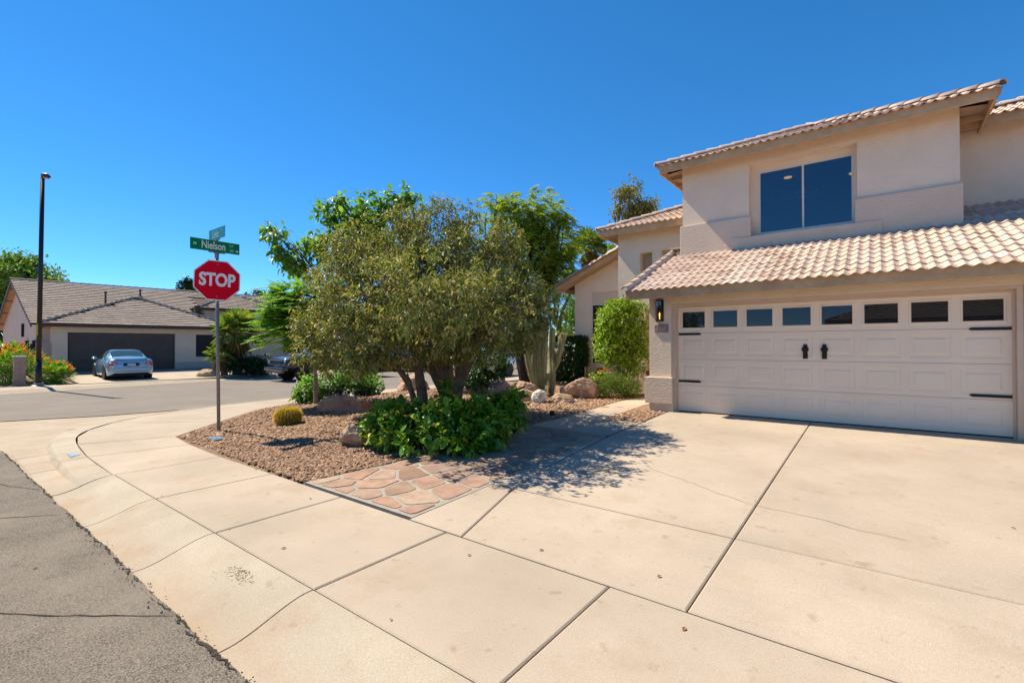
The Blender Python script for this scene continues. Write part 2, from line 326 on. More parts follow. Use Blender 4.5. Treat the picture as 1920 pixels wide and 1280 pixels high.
cr.build('road_crack', M['patch']); tag(bpy.data.objects['road_crack'], kind='structure')
def inset(poly, d):
    n = len(poly); a = sum(poly[i][0]*poly[(i+1) % n][1]-poly[(i+1) % n][0]*poly[i][1] for i in range(n)); sgn = 1 if a > 0 else -1
    out = []
    for i in range(n):
        p0, p1, p2 = Vector(poly[i-1]), Vector(poly[i]), Vector(poly[(i+1) % n])
        e1 = (p1-p0).normalized(); e2 = (p2-p1).normalized()
        n1 = Vector((-e1.y, e1.x))*sgn; n2 = Vector((-e2.y, e2.x))*sgn
        den = 1+n1.dot(n2); out.append(tuple(p1+(n1+n2)*(d/max(den, .35))))
    return out
JS = MB()
def slab(mb, poly, zf=gz, gap=.006, bev=.011, h=.14, lift=0.):
    o = inset(poly, gap); i = inset(poly, gap+bev); n = len(poly)
    jz = lift+random.uniform(-.002, .002)
    vs = [(x, y, zf(x, y)-h) for x, y in o]+[(x, y, zf(x, y)-.007+jz) for x, y in o]+[(x, y, zf(x, y)+jz) for x, y in i]
    fs = [(k, (k+1) % n, n+(k+1) % n, n+k) for k in range(n)]+[(n+k, n+(k+1) % n, 2*n+(k+1) % n, 2*n+k) for k in range(n)]+[tuple(range(2*n, 3*n))]
    mb.add(vs, fs); JS.add([(x, y, zf(x, y)-.032) for x, y in poly], [tuple(range(n))])
JX = [13.86, 12.33, 10.8, 9.27, 7.74, 6.21, 4.68, 3.15, 1.62, .11, -1.42, -2.95, -4.52, -6.03, -7.56]
KB = [(-7.56, 1.69), (-9.1, 1.74), (-10.4, 1.86), (-11.3, 2.02), (-12.0, 2.3), (-12.77, 2.83), (-13.35, 3.53), (-13.81, 4.42), (-14.12, 5.38), (-14.3, 6.45), (-14.37, 7.5), (-14.4, 12), (-14.7, 20), (-17.2, 32)]
sw = MB()
for a, b in zip(JX[:-1], JX[1:]): slab(sw, [(b, 1.70), (a, 1.70), (a, 2.92), (b, 2.92)])
for k, bp in ((KB[0:2], [(-8.9, 2.98), (-7.56, 2.92)]), (KB[1:3], [(-9.89, 3.08), (-8.9, 2.98)]), (KB[2:6], [(-10.95, 4.19), (-9.89, 3.08)]),
              (KB[5:8], [(-12.4, 5.6), (-10.95, 4.19)]), (KB[7:10], [(-13.1, 6.9), (-12.4, 5.6)]), (KB[9:12], [(-13.2, 12), (-13.1, 6.9)]), (KB[11:13], [(-13.5, 20), (-13.2, 12)])):
    slab(sw, list(k)+bp)
sw.build('sidewalk', M['concrete']); tag(bpy.data.objects['sidewalk'], kind='structure')
kb = MB()
def catmull(pts, n):
    out = []; P = [Vector(p) for p in pts]
    for i in range(len(P)-1):
        a, b, c, d = P[max(0, i-1)], P[i], P[i+1], P[min(len(P)-1, i+2)]
        for k in range(n):
            t = k/n; out.append(.5*((2*b)+(c-a)*t+(2*a-5*b+4*c-d)*t*t+(3*b-a-3*c+d)*t**3))
    return out+[P[-1]]
def kerb_piece(path):
    n = len(path); prof_n = 25; vs = []; fs = []
    for i, p in enumerate(path):
        t = (path[min(i+1, n-1)]-path[max(i-1, 0)]).normalized(); nrm = Vector((t.y, -t.x))*(-1)
        if i == 0: p = p+t*.006
        if i == n-1: p = p-t*.006
        vf = smooth(-7.3, -9.0, p.x)*smooth(3.0, 2.2, p.y)
        wd = .585 if p.x > -9 else .585+.25*smooth(-9, -12, p.x)
        for k in range(prof_n):
            s = k/(prof_n-1); roll = -.125*(.80*smooth(.06, .90, s)+.20*max(0, s-.06)/.94); vert = -.098*smooth(.50-.1*smooth(-9, -11, p.x), .545-.1*smooth(-9, -11, p.x), s)-.027*s
            vs.append((p.x+nrm.x*(.008+wd*s), p.y+nrm.y*(.008+wd*s), roll*(1-vf)+vert*vf))
    for i in range(n-1):
        for k in range(prof_n-1): a = i*prof_n+k; fs.append((a, a+1, a+prof_n+1, a+prof_n))
    sk = len(vs)
    for e in (0, n-1):
        for k in range(prof_n): x, y, z = vs[e*prof_n+k]; vs.append((x, y, z-.08))
    for e in (0, n-1):
        for k in range(prof_n): vs.append(vs[e*prof_n+k])
    for q, e in ((0, sk+2*prof_n), (1, sk+3*prof_n)):
        for k in range(prof_n-1): fs.append((e+k, e+k+1, sk+q*prof_n+k+1, sk+q*prof_n+k))
    kb.add(vs, fs)
for a, b in zip(JX[:-1], JX[1:]): kerb_piece([Vector((a+(b-a)*t/4, 1.70)) for t in range(5)])
kc = catmull(KB, 6)
for a, b in ((0, 6), (6, 12), (12, 30), (30, 48), (48, 60), (60, 66), (66, 72), (72, 78)): kerb_piece(kc[a:b+1])
kb.build('kerb', M['kerb'], smooth=True); tag(bpy.data.objects['kerb'], kind='structure')
mk = MB(); mk.add([(-9.40, 1.735, .003), (-9.62, 1.60, .001), (-9.28, 1.585, .001)], [(0, 1, 2)])
tag(mk.build('blue_paint_mark', M['blue_mark']), kind='structure')
# driveway, front path
dw = MB()
XL = -3.45
XS = [4.9, 2.05, -.92]
for a, b in zip(XS[:-1], XS[1:]):
    for y0, y1 in ((2.925, 4.15), (4.15, 9.86)): slab(dw, [(b, y0), (a, y0), (a, y1), (b, y1)])
slab(dw, [(-2.78, 2.925), (-.92, 2.925), (-.92, 4.15), (-3.16, 4.15)])
slab(dw, [(XL, 2.925), (-2.78, 2.925), (-3.16, 4.15), (-3.3, 5.0), (XL, 7.0)])
slab(dw, [(-3.16, 4.15), (-.92, 4.15), (-.92, 9.86), (-3.36, 9.86), (-3.40, 9.5), (XL+.04, 7.0), (-3.3, 5.0)])
dw.build('driveway', M['concrete']); tag(bpy.data.objects['driveway'], kind='structure')
dc = MB()
ribbon(dc, jag([(-2.3, 5.75), (-1.6, 5.35), (-.95, 5.0), (.2, 4.85)], .07, .07), .006, lambda x, y: gz(x, y)+.003)
dc.build('driveway_crack', M['crack']); tag(bpy.data.objects['driveway_crack'], kind='structure')
pw = MB()
slab(pw, [(-5.05, 7.12), (XL, 7.05), (-3.42, 8.35), (-4.9, 8.25)])
slab(pw, [(-4.9, 8.25), (-4.15, 8.30), (-4.2, 10.4), (-4.95, 10.4)])
slab(pw, [(-4.95, 10.4), (-4.2, 10.4), (-4.1, 12.95), (-5.0, 12.95)])
pw.build('front_path', M['concrete']); tag(bpy.data.objects['front_path'], kind='structure')
tag(JS.build('joint_sand', M['crack']), kind='structure')
# pavement stains as tiny thin dirt patches stay in the concrete material; gravel bed
x0, x1, y0, y1, st = -13.3, -3.0, 2.86, 17, .1
nx, ny = int((x1-x0)/st), int((y1-y0)/st); V = []; F = []
for j in range(ny+1):
    for i in range(nx+1):
        x, y = x0+i*st, y0+j*st; lump = .008*mnoise.noise((x*5, y*5, 0))
        V.append((x, y, (gb(x, y)+lump if y > 2.9 else -.05) if not (x > -3.55 or y < 2.97) else gz(x, y)-.07))
for j in range(ny):
    for i in range(nx): a = j*(nx+1)+i; F.append((a, a+1, a+nx+2, a+nx+1))
o = np_obj('gravel_bed', V, F, M['soil'], smooth=True); tag(o, kind='structure')
BED = [(-5.42, 2.99), (-9.85, 3.1), (-10.9, 4.25), (-12.3, 5.7), (-13.0, 7.0), (-13.1, 12), (-12, 15.4), (-5.1, 12.8), (-4.98, 10.4), (-4.92, 8.3), (-5.05, 7.12), (-5.2, 4.0)]
POCK = [(-4.12, 8.38), (-3.46, 8.4), (-3.40, 9.62), (-4.16, 9.62)]
def inside(x, y, poly):
    c = False; n = len(poly)
    for i in range(n):
        (ax, ay), (bx, by) = poly[i], poly[i-1]
        if (ay > y) != (by > y) and x < (bx-ax)*(y-ay)/(by-ay)+ax: c = not c
    return c
def pebbles(name, regs, dens, label):
    base = [(1, 0, -.2), (.31, .95, -.1), (-.81, .59, -.25), (-.81, -.59, 0), (.31, -.95, -.3), (.1, 0, .75), (.62, .4, .4), (-.3, .62, .5), (-.55, -.3, .45), (.35, -.6, .45)]
    fc = [(0, 1, 6), (1, 7, 6), (1, 2, 7), (2, 8, 7), (2, 3, 8), (3, 9, 8), (3, 4, 9), (4, 0, 9), (0, 6, 9), (6, 5, 9), (6, 7, 5), (7, 8, 5), (8, 9, 5)]
    base = np.array(base); fc = np.array(fc); Vs = []; Fs = []; n = 0
    for reg in regs:
        xs = [p[0] for p in reg]; ys = [p[1] for p in reg]; area = (max(xs)-min(xs))*(max(ys)-min(ys))
        for _ in range(int(area*dens)):
            x, y = random.uniform(min(xs), max(xs)), random.uniform(min(ys), max(ys))
            d = math.hypot(x, y)
            if not inside(x, y, reg) or random.random() > min(1, (7.6/d)**2): continue
            s = random.choice((.008, .011, .014, .017, .022, .03))*(1 if d < 9 else 1.35)
            a = random.uniform(0, 6.28); c_, s_ = math.cos(a), math.sin(a)
            p = base*(1+RNG.normal(0, .18, base.shape))*(s*random.uniform(.8, 1.5), s*random.uniform(.6, 1.0), s*random.uniform(.5, 1.0))
            p = np.stack([p[:, 0]*c_-p[:, 1]*s_+x, p[:, 0]*s_+p[:, 1]*c_+y, p[:, 2]+gb(x, y)+s*random.uniform(.1, .5)], 1)
            Vs.append(p); Fs.append(fc+n); n += len(base)
    o = np_obj(name, np.concatenate(Vs), np.concatenate(Fs), M['pebble'])
    return tag(o, label, 'gravel', kind='stuff')
pebbles('gravel', [BED, POCK], 2300, 'pinkish brown decorative gravel covering the front yard bed')
# flagstone strip
fg = [(-5.36, 2.97), (XL-.01, 2.97), (XL-.01, 7.03), (-5.02, 7.08), (-5.12, 4.1)]
mb = MB(); n = len(fg)
mb.add([(x, y, gz(x, y)-.12) for x, y in fg]+[(x, y, gz(x, y)-.004) for x, y in fg], [(k, (k+1) % n, n+(k+1) % n, n+k) for k in range(n)]+[tuple(range(n, 2*n))])
tag(mb.build('paving_mortar', M['grout']), kind='structure')
seeds = []
rs = random.Random(5)
while len(seeds) < 110:
    x, y = rs.uniform(-5.4, XL), rs.uniform(2.9, 7.15)
    if inside(x, y, fg) and all(math.hypot(x-a, y-b) > .20+.17*((a*7) % 1) for a, b in seeds): seeds.append((x, y))
    elif rs.random() < .0006: break
def clip(poly, px_, py_, nx_, ny_):
    out = []
    for i in range(len(poly)):
        a, b = poly[i-1], poly[i]; da = (a[0]-px_)*nx_+(a[1]-py_)*ny_; db = (b[0]-px_)*nx_+(b[1]-py_)*ny_
        if (da < 0) != (db < 0): t = da/(da-db); out.append((a[0]+(b[0]-a[0])*t, a[1]+(b[1]-a[1])*t))
        if db < 0: out.append(b)
    return out
fl = MB()
inner = inset(fg, .045)
for i, (sx, sy) in enumerate(seeds):
    c = list(inner)
    for j, (tx, ty) in enumerate(seeds):
        if i != j:
            dx, dy = tx-sx, ty-sy; l = math.hypot(dx, dy); c = clip(c, (sx+tx)/2-dx/l*.018, (sy+ty)/2-dy/l*.018, dx/l, dy/l)
            if len(c) < 3: break
    if len(c) < 3: continue
    q = []; c = [((c[k-1][0]*(1-t)+c[k][0]*t), (c[k-1][1]*(1-t)+c[k][1]*t)) for k in range(len(c)) for t in (.13, .87)]
    for k in range(len(c)):
        a, b = c[k-1], c[k]
        for t in (.1, .5, .9):
            x, y = a[0]+(b[0]-a[0])*t, a[1]+(b[1]-a[1])*t; nn = .028*mnoise.noise((x*9, y*9, i))
            q.append((x+(sx-x)*(.01+nn*2), y+(sy-y)*(.01+nn*2)))
    n = len(q); h = rs.uniform(.001, .005)
    qi = [(x+(sx-x)*.025, y+(sy-y)*.025) for x, y in q]
    fl.add([(x, y, gz(x, y)-.02) for x, y in q]+[(x, y, gz(x, y)+h-.003) for x, y in q]+[(x, y, gz(x, y)+h) for x, y in qi],
           [(k, (k+1) % n, n+(k+1) % n, n+k) for k in range(n)]+[(n+k, n+(k+1) % n, 2*n+(k+1) % n, 2*n+k) for k in range(n)]+[tuple(range(2*n, 3*n))])
tag(fl.build('flagstone_paving', M['flag']), kind='structure')
# the far side of the cross street
fk = MB()
FK2 = catmull(FARK[::-1], 5)
vs = []; fs = []; n = len(FK2)
for i, p in enumerate(FK2):
    t = (FK2[min(i+1, n-1)]-FK2[max(i-1, 0)]).normalized(); nr = Vector((-t.y, t.x))
    for s, z in ((-.02, -.12), (.15, -.10), (.45, -.02), (.6, 0.), (1.75, .01), (1.75, -.2)): vs.append((p.x+nr.x*s, p.y+nr.y*s, z))
for i in range(n-1):
    for k in range(5): a = i*6+k; fs.append((a, a+1, a+7, a+6))
fk.add(vs, fs); fk.build('far_sidewalk', M['kerb']); tag(bpy.data.objects['far_sidewalk'], kind='structure')
def fz(x, y): return -.01+.2*smooth(-27.5, -34.5, x)
V = []; F = []; xs = [-24.6-i*.8 for i in range(26)]+[-60, -120]; ys = [-60+i*4 for i in range(38)]
for y in ys:
    for x in xs:
        k = 0
        for a, b in zip(FARK[:-1], FARK[1:]):
            if b[1] <= y <= a[1]: k = a[0]+(b[0]-a[0])*(a[1]-y)/(a[1]-b[1])
        V.append((x, y, fz(x, y) if x < k-1.2 else -.25))
m_ = len(xs)
for j in range(len(ys)-1):
    for i in range(m_-1): a = j*m_+i; F.append((a, a+1, a+m_+1, a+m_))
tag(np_obj('far_yard', V, F, M['soil_far'], smooth=True), kind='structure')
# ---------------------------------------------------------------- roof builders
def s_tiles(mb, org, u, v, Wd, L, wave=.158, course=.33, clipf=None, amp=.022, clamp=None):
    org, u, v = Vector(org), Vector(u).normalized(), Vector(v).normalized(); n = u.cross(v).normalized()
    if n.z < 0: n = -n
    tw = wave*2; ns = 14; nc = int(round(L/course)); course = L/nc
    for j in range(nc):
        for i in range(int(math.ceil(Wd/tw))):
            a0 = i*tw; ac = a0+tw/2; s0 = j*course
            if clipf and not clipf(ac, s0+course*.5): continue
            dj = random.uniform(-.006, .006); dn = random.uniform(-.003, .006); sk = random.uniform(-.012, .012)
            row = []
            for s, lift in ((s0-.045+dj, .026), (s0+course+.02+dj, .006)):
                for k in range(ns+1):
                    a = min(a0+tw*k/ns, Wd+.02)
                    if clamp: lo, hi = clamp(s); a = min(max(a, lo), max(hi, lo))
                    ph = 2*math.pi*(tw*k/ns)/wave
                    h = amp*(.55*math.cos(ph-math.pi)+.45*math.cos(ph-math.pi)**2*(1 if math.cos(ph-math.pi) > 0 else -.3))
                    row.append(org+u*a+v*(s+sk*(k/ns-.5))+n*(h+lift+dn+amp))
            low = [p-n*.013 for p in row[:ns+1]]
            vs = row+low; m = ns+1
            fs = [(k, k+1, m+k+1, m+k) for k in range(ns)]+[(2*m+k, 2*m+k+1, k+1, k) for k in range(ns)]
            mb.add(vs, fs)
def caps(mb, p0, p1, r=.085, seg=.36, up=(0, 0, 1)):
    p0, p1 = Vector(p0), Vector(p1); d = (p1-p0); L = d.length; d.normalize(); up = Vector(up); side = d.cross(up).normalized(); up = side.cross(d).normalized()
    n = max(1, int(round(L/seg))); sg = L/n; K = 8
    for i in range(n):
        s0, s1 = i*sg-.05, (i+1)*sg+.01; vs = []
        j = random.uniform(-.005, .005)
        for s, rr, lf in ((s0, r*1.12, .018), (s1, r*.92, 0)):
            for k in range(K+1):
                a = math.pi*k/K; vs.append(p0+d*s+side*(rr*math.cos(a)+j)+up*(rr*.85*math.sin(a)+lf))
        for k in range(K+1):
            a = math.pi*k/K; vs.append(p0+d*s0+side*((r*1.12-.02)*math.cos(a)+j)+up*((r*1.12-.02)*.85*math.sin(a)+.018))
        m = K+1; fs = [(k, k+1, m+k+1, m+k) for k in range(K)]+[(2*m+k, 2*m+k+1, k+1, k) for k in range(K)]
        mb.add(vs, fs)
def flat_tiles(mb, org, u, v, Wd, L, clipf=None, course=.33, tw=.42, left=None):
    org, u, v = Vector(org), Vector(u).normalized(), Vector(v).normalized(); n = u.cross(v).normalized()
    if n.z < 0: n = -n
    nc = int(round(L/course)); course = L/nc
    for j in range(nc):
        for i in range(int(math.ceil(Wd/tw))+1):
            a0 = max(0, i*tw-(j % 2)*tw/2); a1 = min(Wd, (i+1)*tw-(j % 2)*tw/2)
            if left: a0 = max(a0, left((j+.5)*course))
            if a1-a0 < .02 or (clipf and not clipf((a0+a1)/2, (j+.5)*course)): continue
            s0, s1 = j*course-.05, (j+1)*course+.01; dn = random.uniform(0, .008)
            A = [org+u*a0+v*s0+n*(.075+dn), org+u*a1+v*s0+n*(.075+dn), org+u*a1+v*s1+n*.012, org+u*a0+v*s1+n*.012]
            B = [org+u*a0+v*s0+n*(.008+dn), org+u*a1+v*s0+n*(.008+dn)]
            mb.add(A+B, [(0, 1, 2, 3), (4, 5, 1, 0)])
# ---------------------------------------------------------------- the beige two-storey house
H = thing('two_storey_house', 'beige stucco two storey house with pinkish tile roofs and a wide garage, right side', 'house', (-1, 12, .25))
PIT = 5/12; CA = 1/math.hypot(1, PIT); SA = PIT*CA
w = MB()
Zt = 2.78
w.box(-3.81, -3.345, 9.75, 9.95, .20, Zt); w.box(1.665, 5.0, 9.75, 9.95, .20, Zt); w.box(-3.345, 1.665, 9.75, 9.95, 2.455, Zt)
w.box(-3.81, -3.61, 9.95, 13.0, .2, Zt)
w.add([(-3.81, 9.95, Zt), (-3.81, 13.0, Zt), (-3.81, 13.0, Zt+1.42), (-3.81, 12.0, Zt+.98), (-3.61, 9.95, Zt), (-3.61, 13, Zt), (-3.61, 13, Zt+1.42), (-3.61, 12, Zt+.98)],
      [(0, 1, 2, 3), (4, 7, 6, 5), (0, 3, 7, 4), (0, 4, 5, 1)])
w.build('garage_wall', M['stucco'], H, bevel=.008)
w = MB(); w.box(-3.885, -3.30, 9.665, 9.748, .40, .945); w.box(-3.885, -3.812, 9.748, 10.05, .40, .945); w.build('wall_base', M['stucco_dark'], H, bevel=.012)
MB().box(1.70, 5, 9.68, 9.748, .40, .945).build('wall_base', M['stucco_dark'], H, bevel=.012)
MB().box(-3.80, -3.30, 9.70, 9.748, .2, .397).build('footing', M['stucco_dark'], H, bevel=.006); MB().box(1.70, 5, 9.70, 9.748, .2, .397).build('footing', M['stucco_dark'], H, bevel=.006)
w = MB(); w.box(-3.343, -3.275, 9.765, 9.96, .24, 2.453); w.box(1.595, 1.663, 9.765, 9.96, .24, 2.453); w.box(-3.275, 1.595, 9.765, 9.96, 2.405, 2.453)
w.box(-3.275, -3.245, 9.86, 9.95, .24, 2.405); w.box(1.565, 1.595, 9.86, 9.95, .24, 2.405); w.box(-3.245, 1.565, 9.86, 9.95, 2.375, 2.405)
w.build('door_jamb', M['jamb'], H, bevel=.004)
# garage door: four rows of eight panels
gd = MB(); X0, X1, Zb, Zs = -3.245, 1.565, .262, .528; cw = (X1-X0)/8; YD = 9.90
def ring(mb, a, b, ya, yb):
    mb.add([(a[0], ya, a[2]), (a[1], ya, a[2]), (a[1], ya, a[3]), (a[0], ya, a[3]), (b[0], yb, b[2]), (b[1], yb, b[2]), (b[1], yb, b[3]), (b[0], yb, b[3])],
           [(0, 1, 5, 4), (1, 2, 6, 5), (2, 3, 7, 6), (3, 0, 4, 7)])
glz = []
for r in range(4):
    z0, z1 = Zb+r*Zs+.0025, Zb+(r+1)*Zs-.0025
    gd.box(X0, X1, YD+.006, YD+.05, z0, z1)
    for c in range(8):
        a = (X0+c*cw, X0+(c+1)*cw, z0, z1)
        if r < 3:
            b = (a[0]+.055, a[1]-.055, z0+.085, z1-.085)
            k = lambda q, d: (q[0]+d, q[1]-d, q[2]+d, q[3]-d)
            ring(gd, a, b, YD, YD); ring(gd, b, k(b, .016), YD, YD+.018); ring(gd, k(b, .016), k(b, .028), YD+.018, YD+.018)
            ring(gd, k(b, .028), k(b, .070), YD+.018, YD-.003); q = k(b, .070)
            gd.add([(q[0], YD-.003, q[2]), (q[1], YD-.003, q[2]), (q[1], YD-.003, q[3]), (q[0], YD-.003, q[3])], [(0, 1, 2, 3)])
        else:
            b = (a[0]+.05, a[1]-.05, z0+.08, z1-.06); k = lambda q, d: (q[0]+d, q[1]-d, q[2]+d, q[3]-d)
            ring(gd, a, b, YD, YD); ring(gd, b, k(b, .010), YD, YD-.010); ring(gd, k(b, .010), k(b, .028), YD-.010, YD-.010); ring(gd, k(b, .028), k(b, .034), YD-.010, YD+.004)
            glz.append(k(b, .034))
gd.box(X0, X1, YD+.052, YD+.07, Zb, Zb+4*Zs)
door = gd.build('garage_door', M['door'], H)
for q in glz: MB().box(q[0], q[1], YD+.002, YD+.0055, q[2], q[3]).build('window_pane', M['darkglass'], door)
MB().box(X0, X1, YD+.005, YD+.045, .246, .262).build('bottom_seal', M['rubber'], door)
for hx in (-1.005, -.72):
    h = MB(); h.prism([(hx-.036, 9.89, 1.36), (hx+.036, 9.89, 1.36), (hx+.036, 9.89, 1.52), (hx+.030, 9.89, 1.615), (hx-.030, 9.89, 1.615), (hx-.036, 9.89, 1.52)], (0, -.012, 0))
    h.lathe((hx, 9.885, 1.525), [(.055, -.0), (.055, -.012), (.03, -.03), (.024, -.034)], 18, 'y')
    h.tube([(hx, 9.872, 1.58), (hx, 9.845, 1.56), (hx, 9.84, 1.47), (hx, 9.845, 1.40), (hx, 9.876, 1.385)], .011, 8); h.build('pull_handle', M['iron'], door, bevel=.003)
for xa, xb, z in ((-3.24, -2.80, 1.83), (-3.24, -2.80, .87), (1.56, 1.11, 1.84), (1.56, 1.11, .845)):
    h = MB(); e = .03 if xb > xa else -.03
    h.prism([(xa, YD-.002, z-.022), (xb-e, YD-.002, z-.022), (xb, YD-.002, z-.010), (xb, YD-.002, z+.010), (xb-e, YD-.002, z+.022), (xa, YD-.002, z+.022)], (0, -.014, 0)); h.build('hinge_strap', M['iron'], door, bevel=.003)
# wall lantern and number plaque
ln = MB(); ln.box(-3.63, -3.50, 9.735, 9.749, 2.10, 2.55); ln.box(-3.628, -3.502, 9.63, 9.735, 2.525, 2.55); ln.box(-3.628, -3.502, 9.63, 9.735, 2.10, 2.122)
for lx in (-3.628, -3.512):
    for ly in (9.63, 9.722): ln.box(lx, lx+.010, ly, ly+.012, 2.122, 2.525)
lan = ln.build('wall_lantern', M['black_metal'], H, bevel=.002)
MB().lathe((-3.565, 9.685, 2.20), [(.009, -.06), (.011, .0), (.016, .035), (.010, .07), (.003, .09)], 12).build('bulb', M['bulb'], lan, smooth=True)
MB().box(-3.618, -3.512, 9.634, 9.637, 2.122, 2.525).build('lantern_glass', M['lampglass'], lan)
MB().lathe((-3.565, 9.685, 2.32), [(.05, 0), (.05, .18), (.03, .19)], 14).build('shade', M['black_metal'], lan, smooth=False)
pl = MB().box(-3.69, -3.40, 9.73, 9.749, 1.87, 2.035).build('number_plaque', M['plaque'], H, bevel=.004)
def text(body, size, Mx, m, name, parent, sx=1., bold=0., depth=.0015):
    c = bpy.data.curves.new(name, 'FONT'); c.body = body; c.size = size; c.align_x = 'CENTER'; c.align_y = 'CENTER'; c.offset = bold; c.extrude = depth
    t = bpy.data.objects.new(name, c); COL.objects.link(t); bpy.context.view_layer.update()
    me = bpy.data.meshes.new_from_object(t.evaluated_get(bpy.context.evaluated_depsgraph_get())); COL.objects.unlink(t); bpy.data.objects.remove(t)
    me.transform(Mx @ Matrix.Diagonal((sx, 1, 1, 1))); me.materials.clear(); me.materials.append(m); me.name = name
    return link(bpy.data.objects.new(name, me), parent)
def frame(org, ex, ey):
    ex, ey = Vector(ex).normalized(), Vector(ey).normalized(); ez = ex.cross(ey); o = Vector(org)
    return Matrix(((ex.x, ey.x, ez.x, o.x), (ex.y, ey.y, ez.y, o.y), (ex.z, ey.z, ez.z, o.z), (0, 0, 0, 1)))
text('1702', .13, frame((-3.55, 9.728, 1.952), (1, 0, 0), (0, 0, 1)), M['plaque_num'], 'house_number', pl, .75)
# garage roof
EY, EZ = 9.30, 2.70
u, v = (1, 0, 0), (0, CA, SA); Lr = (13.42-EY)/CA
t = MB(); s_tiles(t, (-4.13, EY, EZ), u, v, 9.2, Lr, clipf=lambda a, s: s*CA+EY < 12.02 or a-4.13 > 1.2)
t.build('roof', M['tile'], H); roof = H.children[-1]
caps(c := MB(), (-4.13, EY-.02, EZ+.055), (-4.13, 12.38, EZ+.055+(12.38-EY)*PIT), .082)
c.build('rake_cap', M['tile'], roof, smooth=True)
b = MB()
b.add([(-4.10, EY+.03, EZ-.01), (5.1, EY+.03, EZ-.01), (5.1, 13.4, EZ-.01+(13.37-EY)*PIT), (1.26, 13.4, EZ-.01+(13.37-EY)*PIT), (1.26, 12.1, EZ-.01+(12.07-EY)*PIT), (-4.10, 12.1, EZ-.01+(12.07-EY)*PIT)], [(0, 1, 2, 3, 4, 5)])
b.build('roof_deck', M['under'], roof)
b = MB(); b.box(-4.12, 5.1, EY+.0, EY+.045, EZ-.15, EZ+.046); b.prism([(-4.145, EY+.0, EZ-.15), (-4.145, 12.4, EZ-.15+(12.4-EY)*PIT), (-4.145, 12.4, EZ+.02+(12.4-EY)*PIT), (-4.145, EY+.0, EZ+.02)], (.04, 0, 0))
b.build('fascia', M['fascia'], H, bevel=.006)
b = MB(); b.poly([(-4.10, EY+.045, EZ-.10), (5.1, EY+.045, EZ-.10), (5.1, 9.76, EZ+.06), (-4.10, 9.76, EZ+.06)]); b.poly([(-4.10, 9.76, EZ+.06), (-3.8, 9.76, EZ+.06), (-3.8, 12.5, EZ+.06+2.74*PIT), (-4.1, 12.5, EZ+.06+2.74*PIT)])
b.build('soffit', M['soffit'], H)
MB().box(-4.12, -3.80, 11.95, 12.4, 4.02, 4.06).build('flashing', M['stucco_dark'], H)
# upper storey with the recessed window
w = MB(); a0, a1, r0, r1, rb, rt, zt = -3.82, 1.25, -2.31, -.29, 4.05, 5.75, 6.02
w.box(a0, r0, 12.0, 12.22, 3.6, zt); w.box(r1, a1, 12.0, 12.22, 3.6, zt); w.box(r0, r1, 12, 12.22, rt, zt); w.box(r0, r1, 12, 12.22, 3.6, rb)
w.box(r0-.0, -2.15, 12.22, 12.34, rb, rt); w.box(-.35, r1, 12.22, 12.34, rb, rt); w.box(-2.15, -.35, 12.22, 12.34, 5.61, rt); w.box(-2.15, -.35, 12.22, 12.34, rb, 4.165)
w.box(a0, a0+.2, 12.22, 17, 3.6, zt); w.box(a1-.2, a1, 12.22, 15, 3.8, zt)
w.build('upper_wall', M['stucco'], H)
w = MB(); w.box(-3.865, -2.26, 11.93, 11.998, 3.72, 4.555); w.box(-3.865, -3.822, 11.998, 12.3, 3.72, 4.555); w.box(-.33, 1.285, 11.93, 11.998, 3.72, 4.575); w.box(1.252, 1.285, 11.998, 12.3, 3.72, 4.575); w.box(-2.68, .11, 11.90, 11.9285, 3.72, 4.085); w.box(-2.255, -.335, 11.9285, 12.18, 3.72, 4.085)
w.build('wall_band', M['stucco_dark'], H, bevel=.012)
w = MB(); zz0, zz1 = 4.165, 5.61
for p in ((-2.15, -2.11), (-1.285, -1.245), (-.39, -.35)): w.box(p[0], p[1], 12.225, 12.275, zz0, zz1)
for a_, b_ in ((-2.11, -1.285), (-1.245, -.39)): w.box(a_, b_, 12.225, 12.275, zz0, zz0+.035); w.box(a_, b_, 12.225, 12.275, zz1-.035, zz1)
wf = w.build('window', M['white_frame'], H, bevel=.004)
MB().box(-2.11, -1.285, 12.252, 12.256, zz0+.035, zz1-.035).build('pane', M['winglass'], wf); MB().box(-1.245, -.39, 12.240, 12.244, zz0+.035, zz1-.035).build('pane', M['winglass'], wf)
rm = MB(); rm.box(-3.5, 1.0, 16.2, 16.3, 3.7, 6.0); rm.box(-3.5, 1, 12.36, 16.2, 5.78, 5.84); rm.box(-3.6, -3.5, 12.36, 16.2, 3.7, 6); rm.box(1, 1.04, 12.36, 16.2, 3.7, 6); rm.box(-3.5, 1, 12.36, 16.2, 3.62, 3.7)
rm.build('bedroom', M['room'], H)
fan = MB(); fc = Vector((-1.35, 14.1, 5.45)); fan.lathe(fc, [(.02, .33), (.02, .1), (.10, .08), (.11, -.02), (.06, -.06)], 14)
for k in range(5):
    a = k*1.2566+.3; d = Vector((math.cos(a), math.sin(a), 0)); e = Vector((-d.y, d.x, .15)); fan.obox(fc+d*.1-e*.06, d*.55, e*.12, (0, 0, .008))
fan.build('ceiling_fan', M['black_metal'], H)
for lx, ly in ((-1.72, 13.55), (-.42, 14.2)): MB().lathe((lx, ly, 5.765), [(.085, .0), (.085, .012)], 18).build('ceiling_lamp', M['bulb_soft'], H)
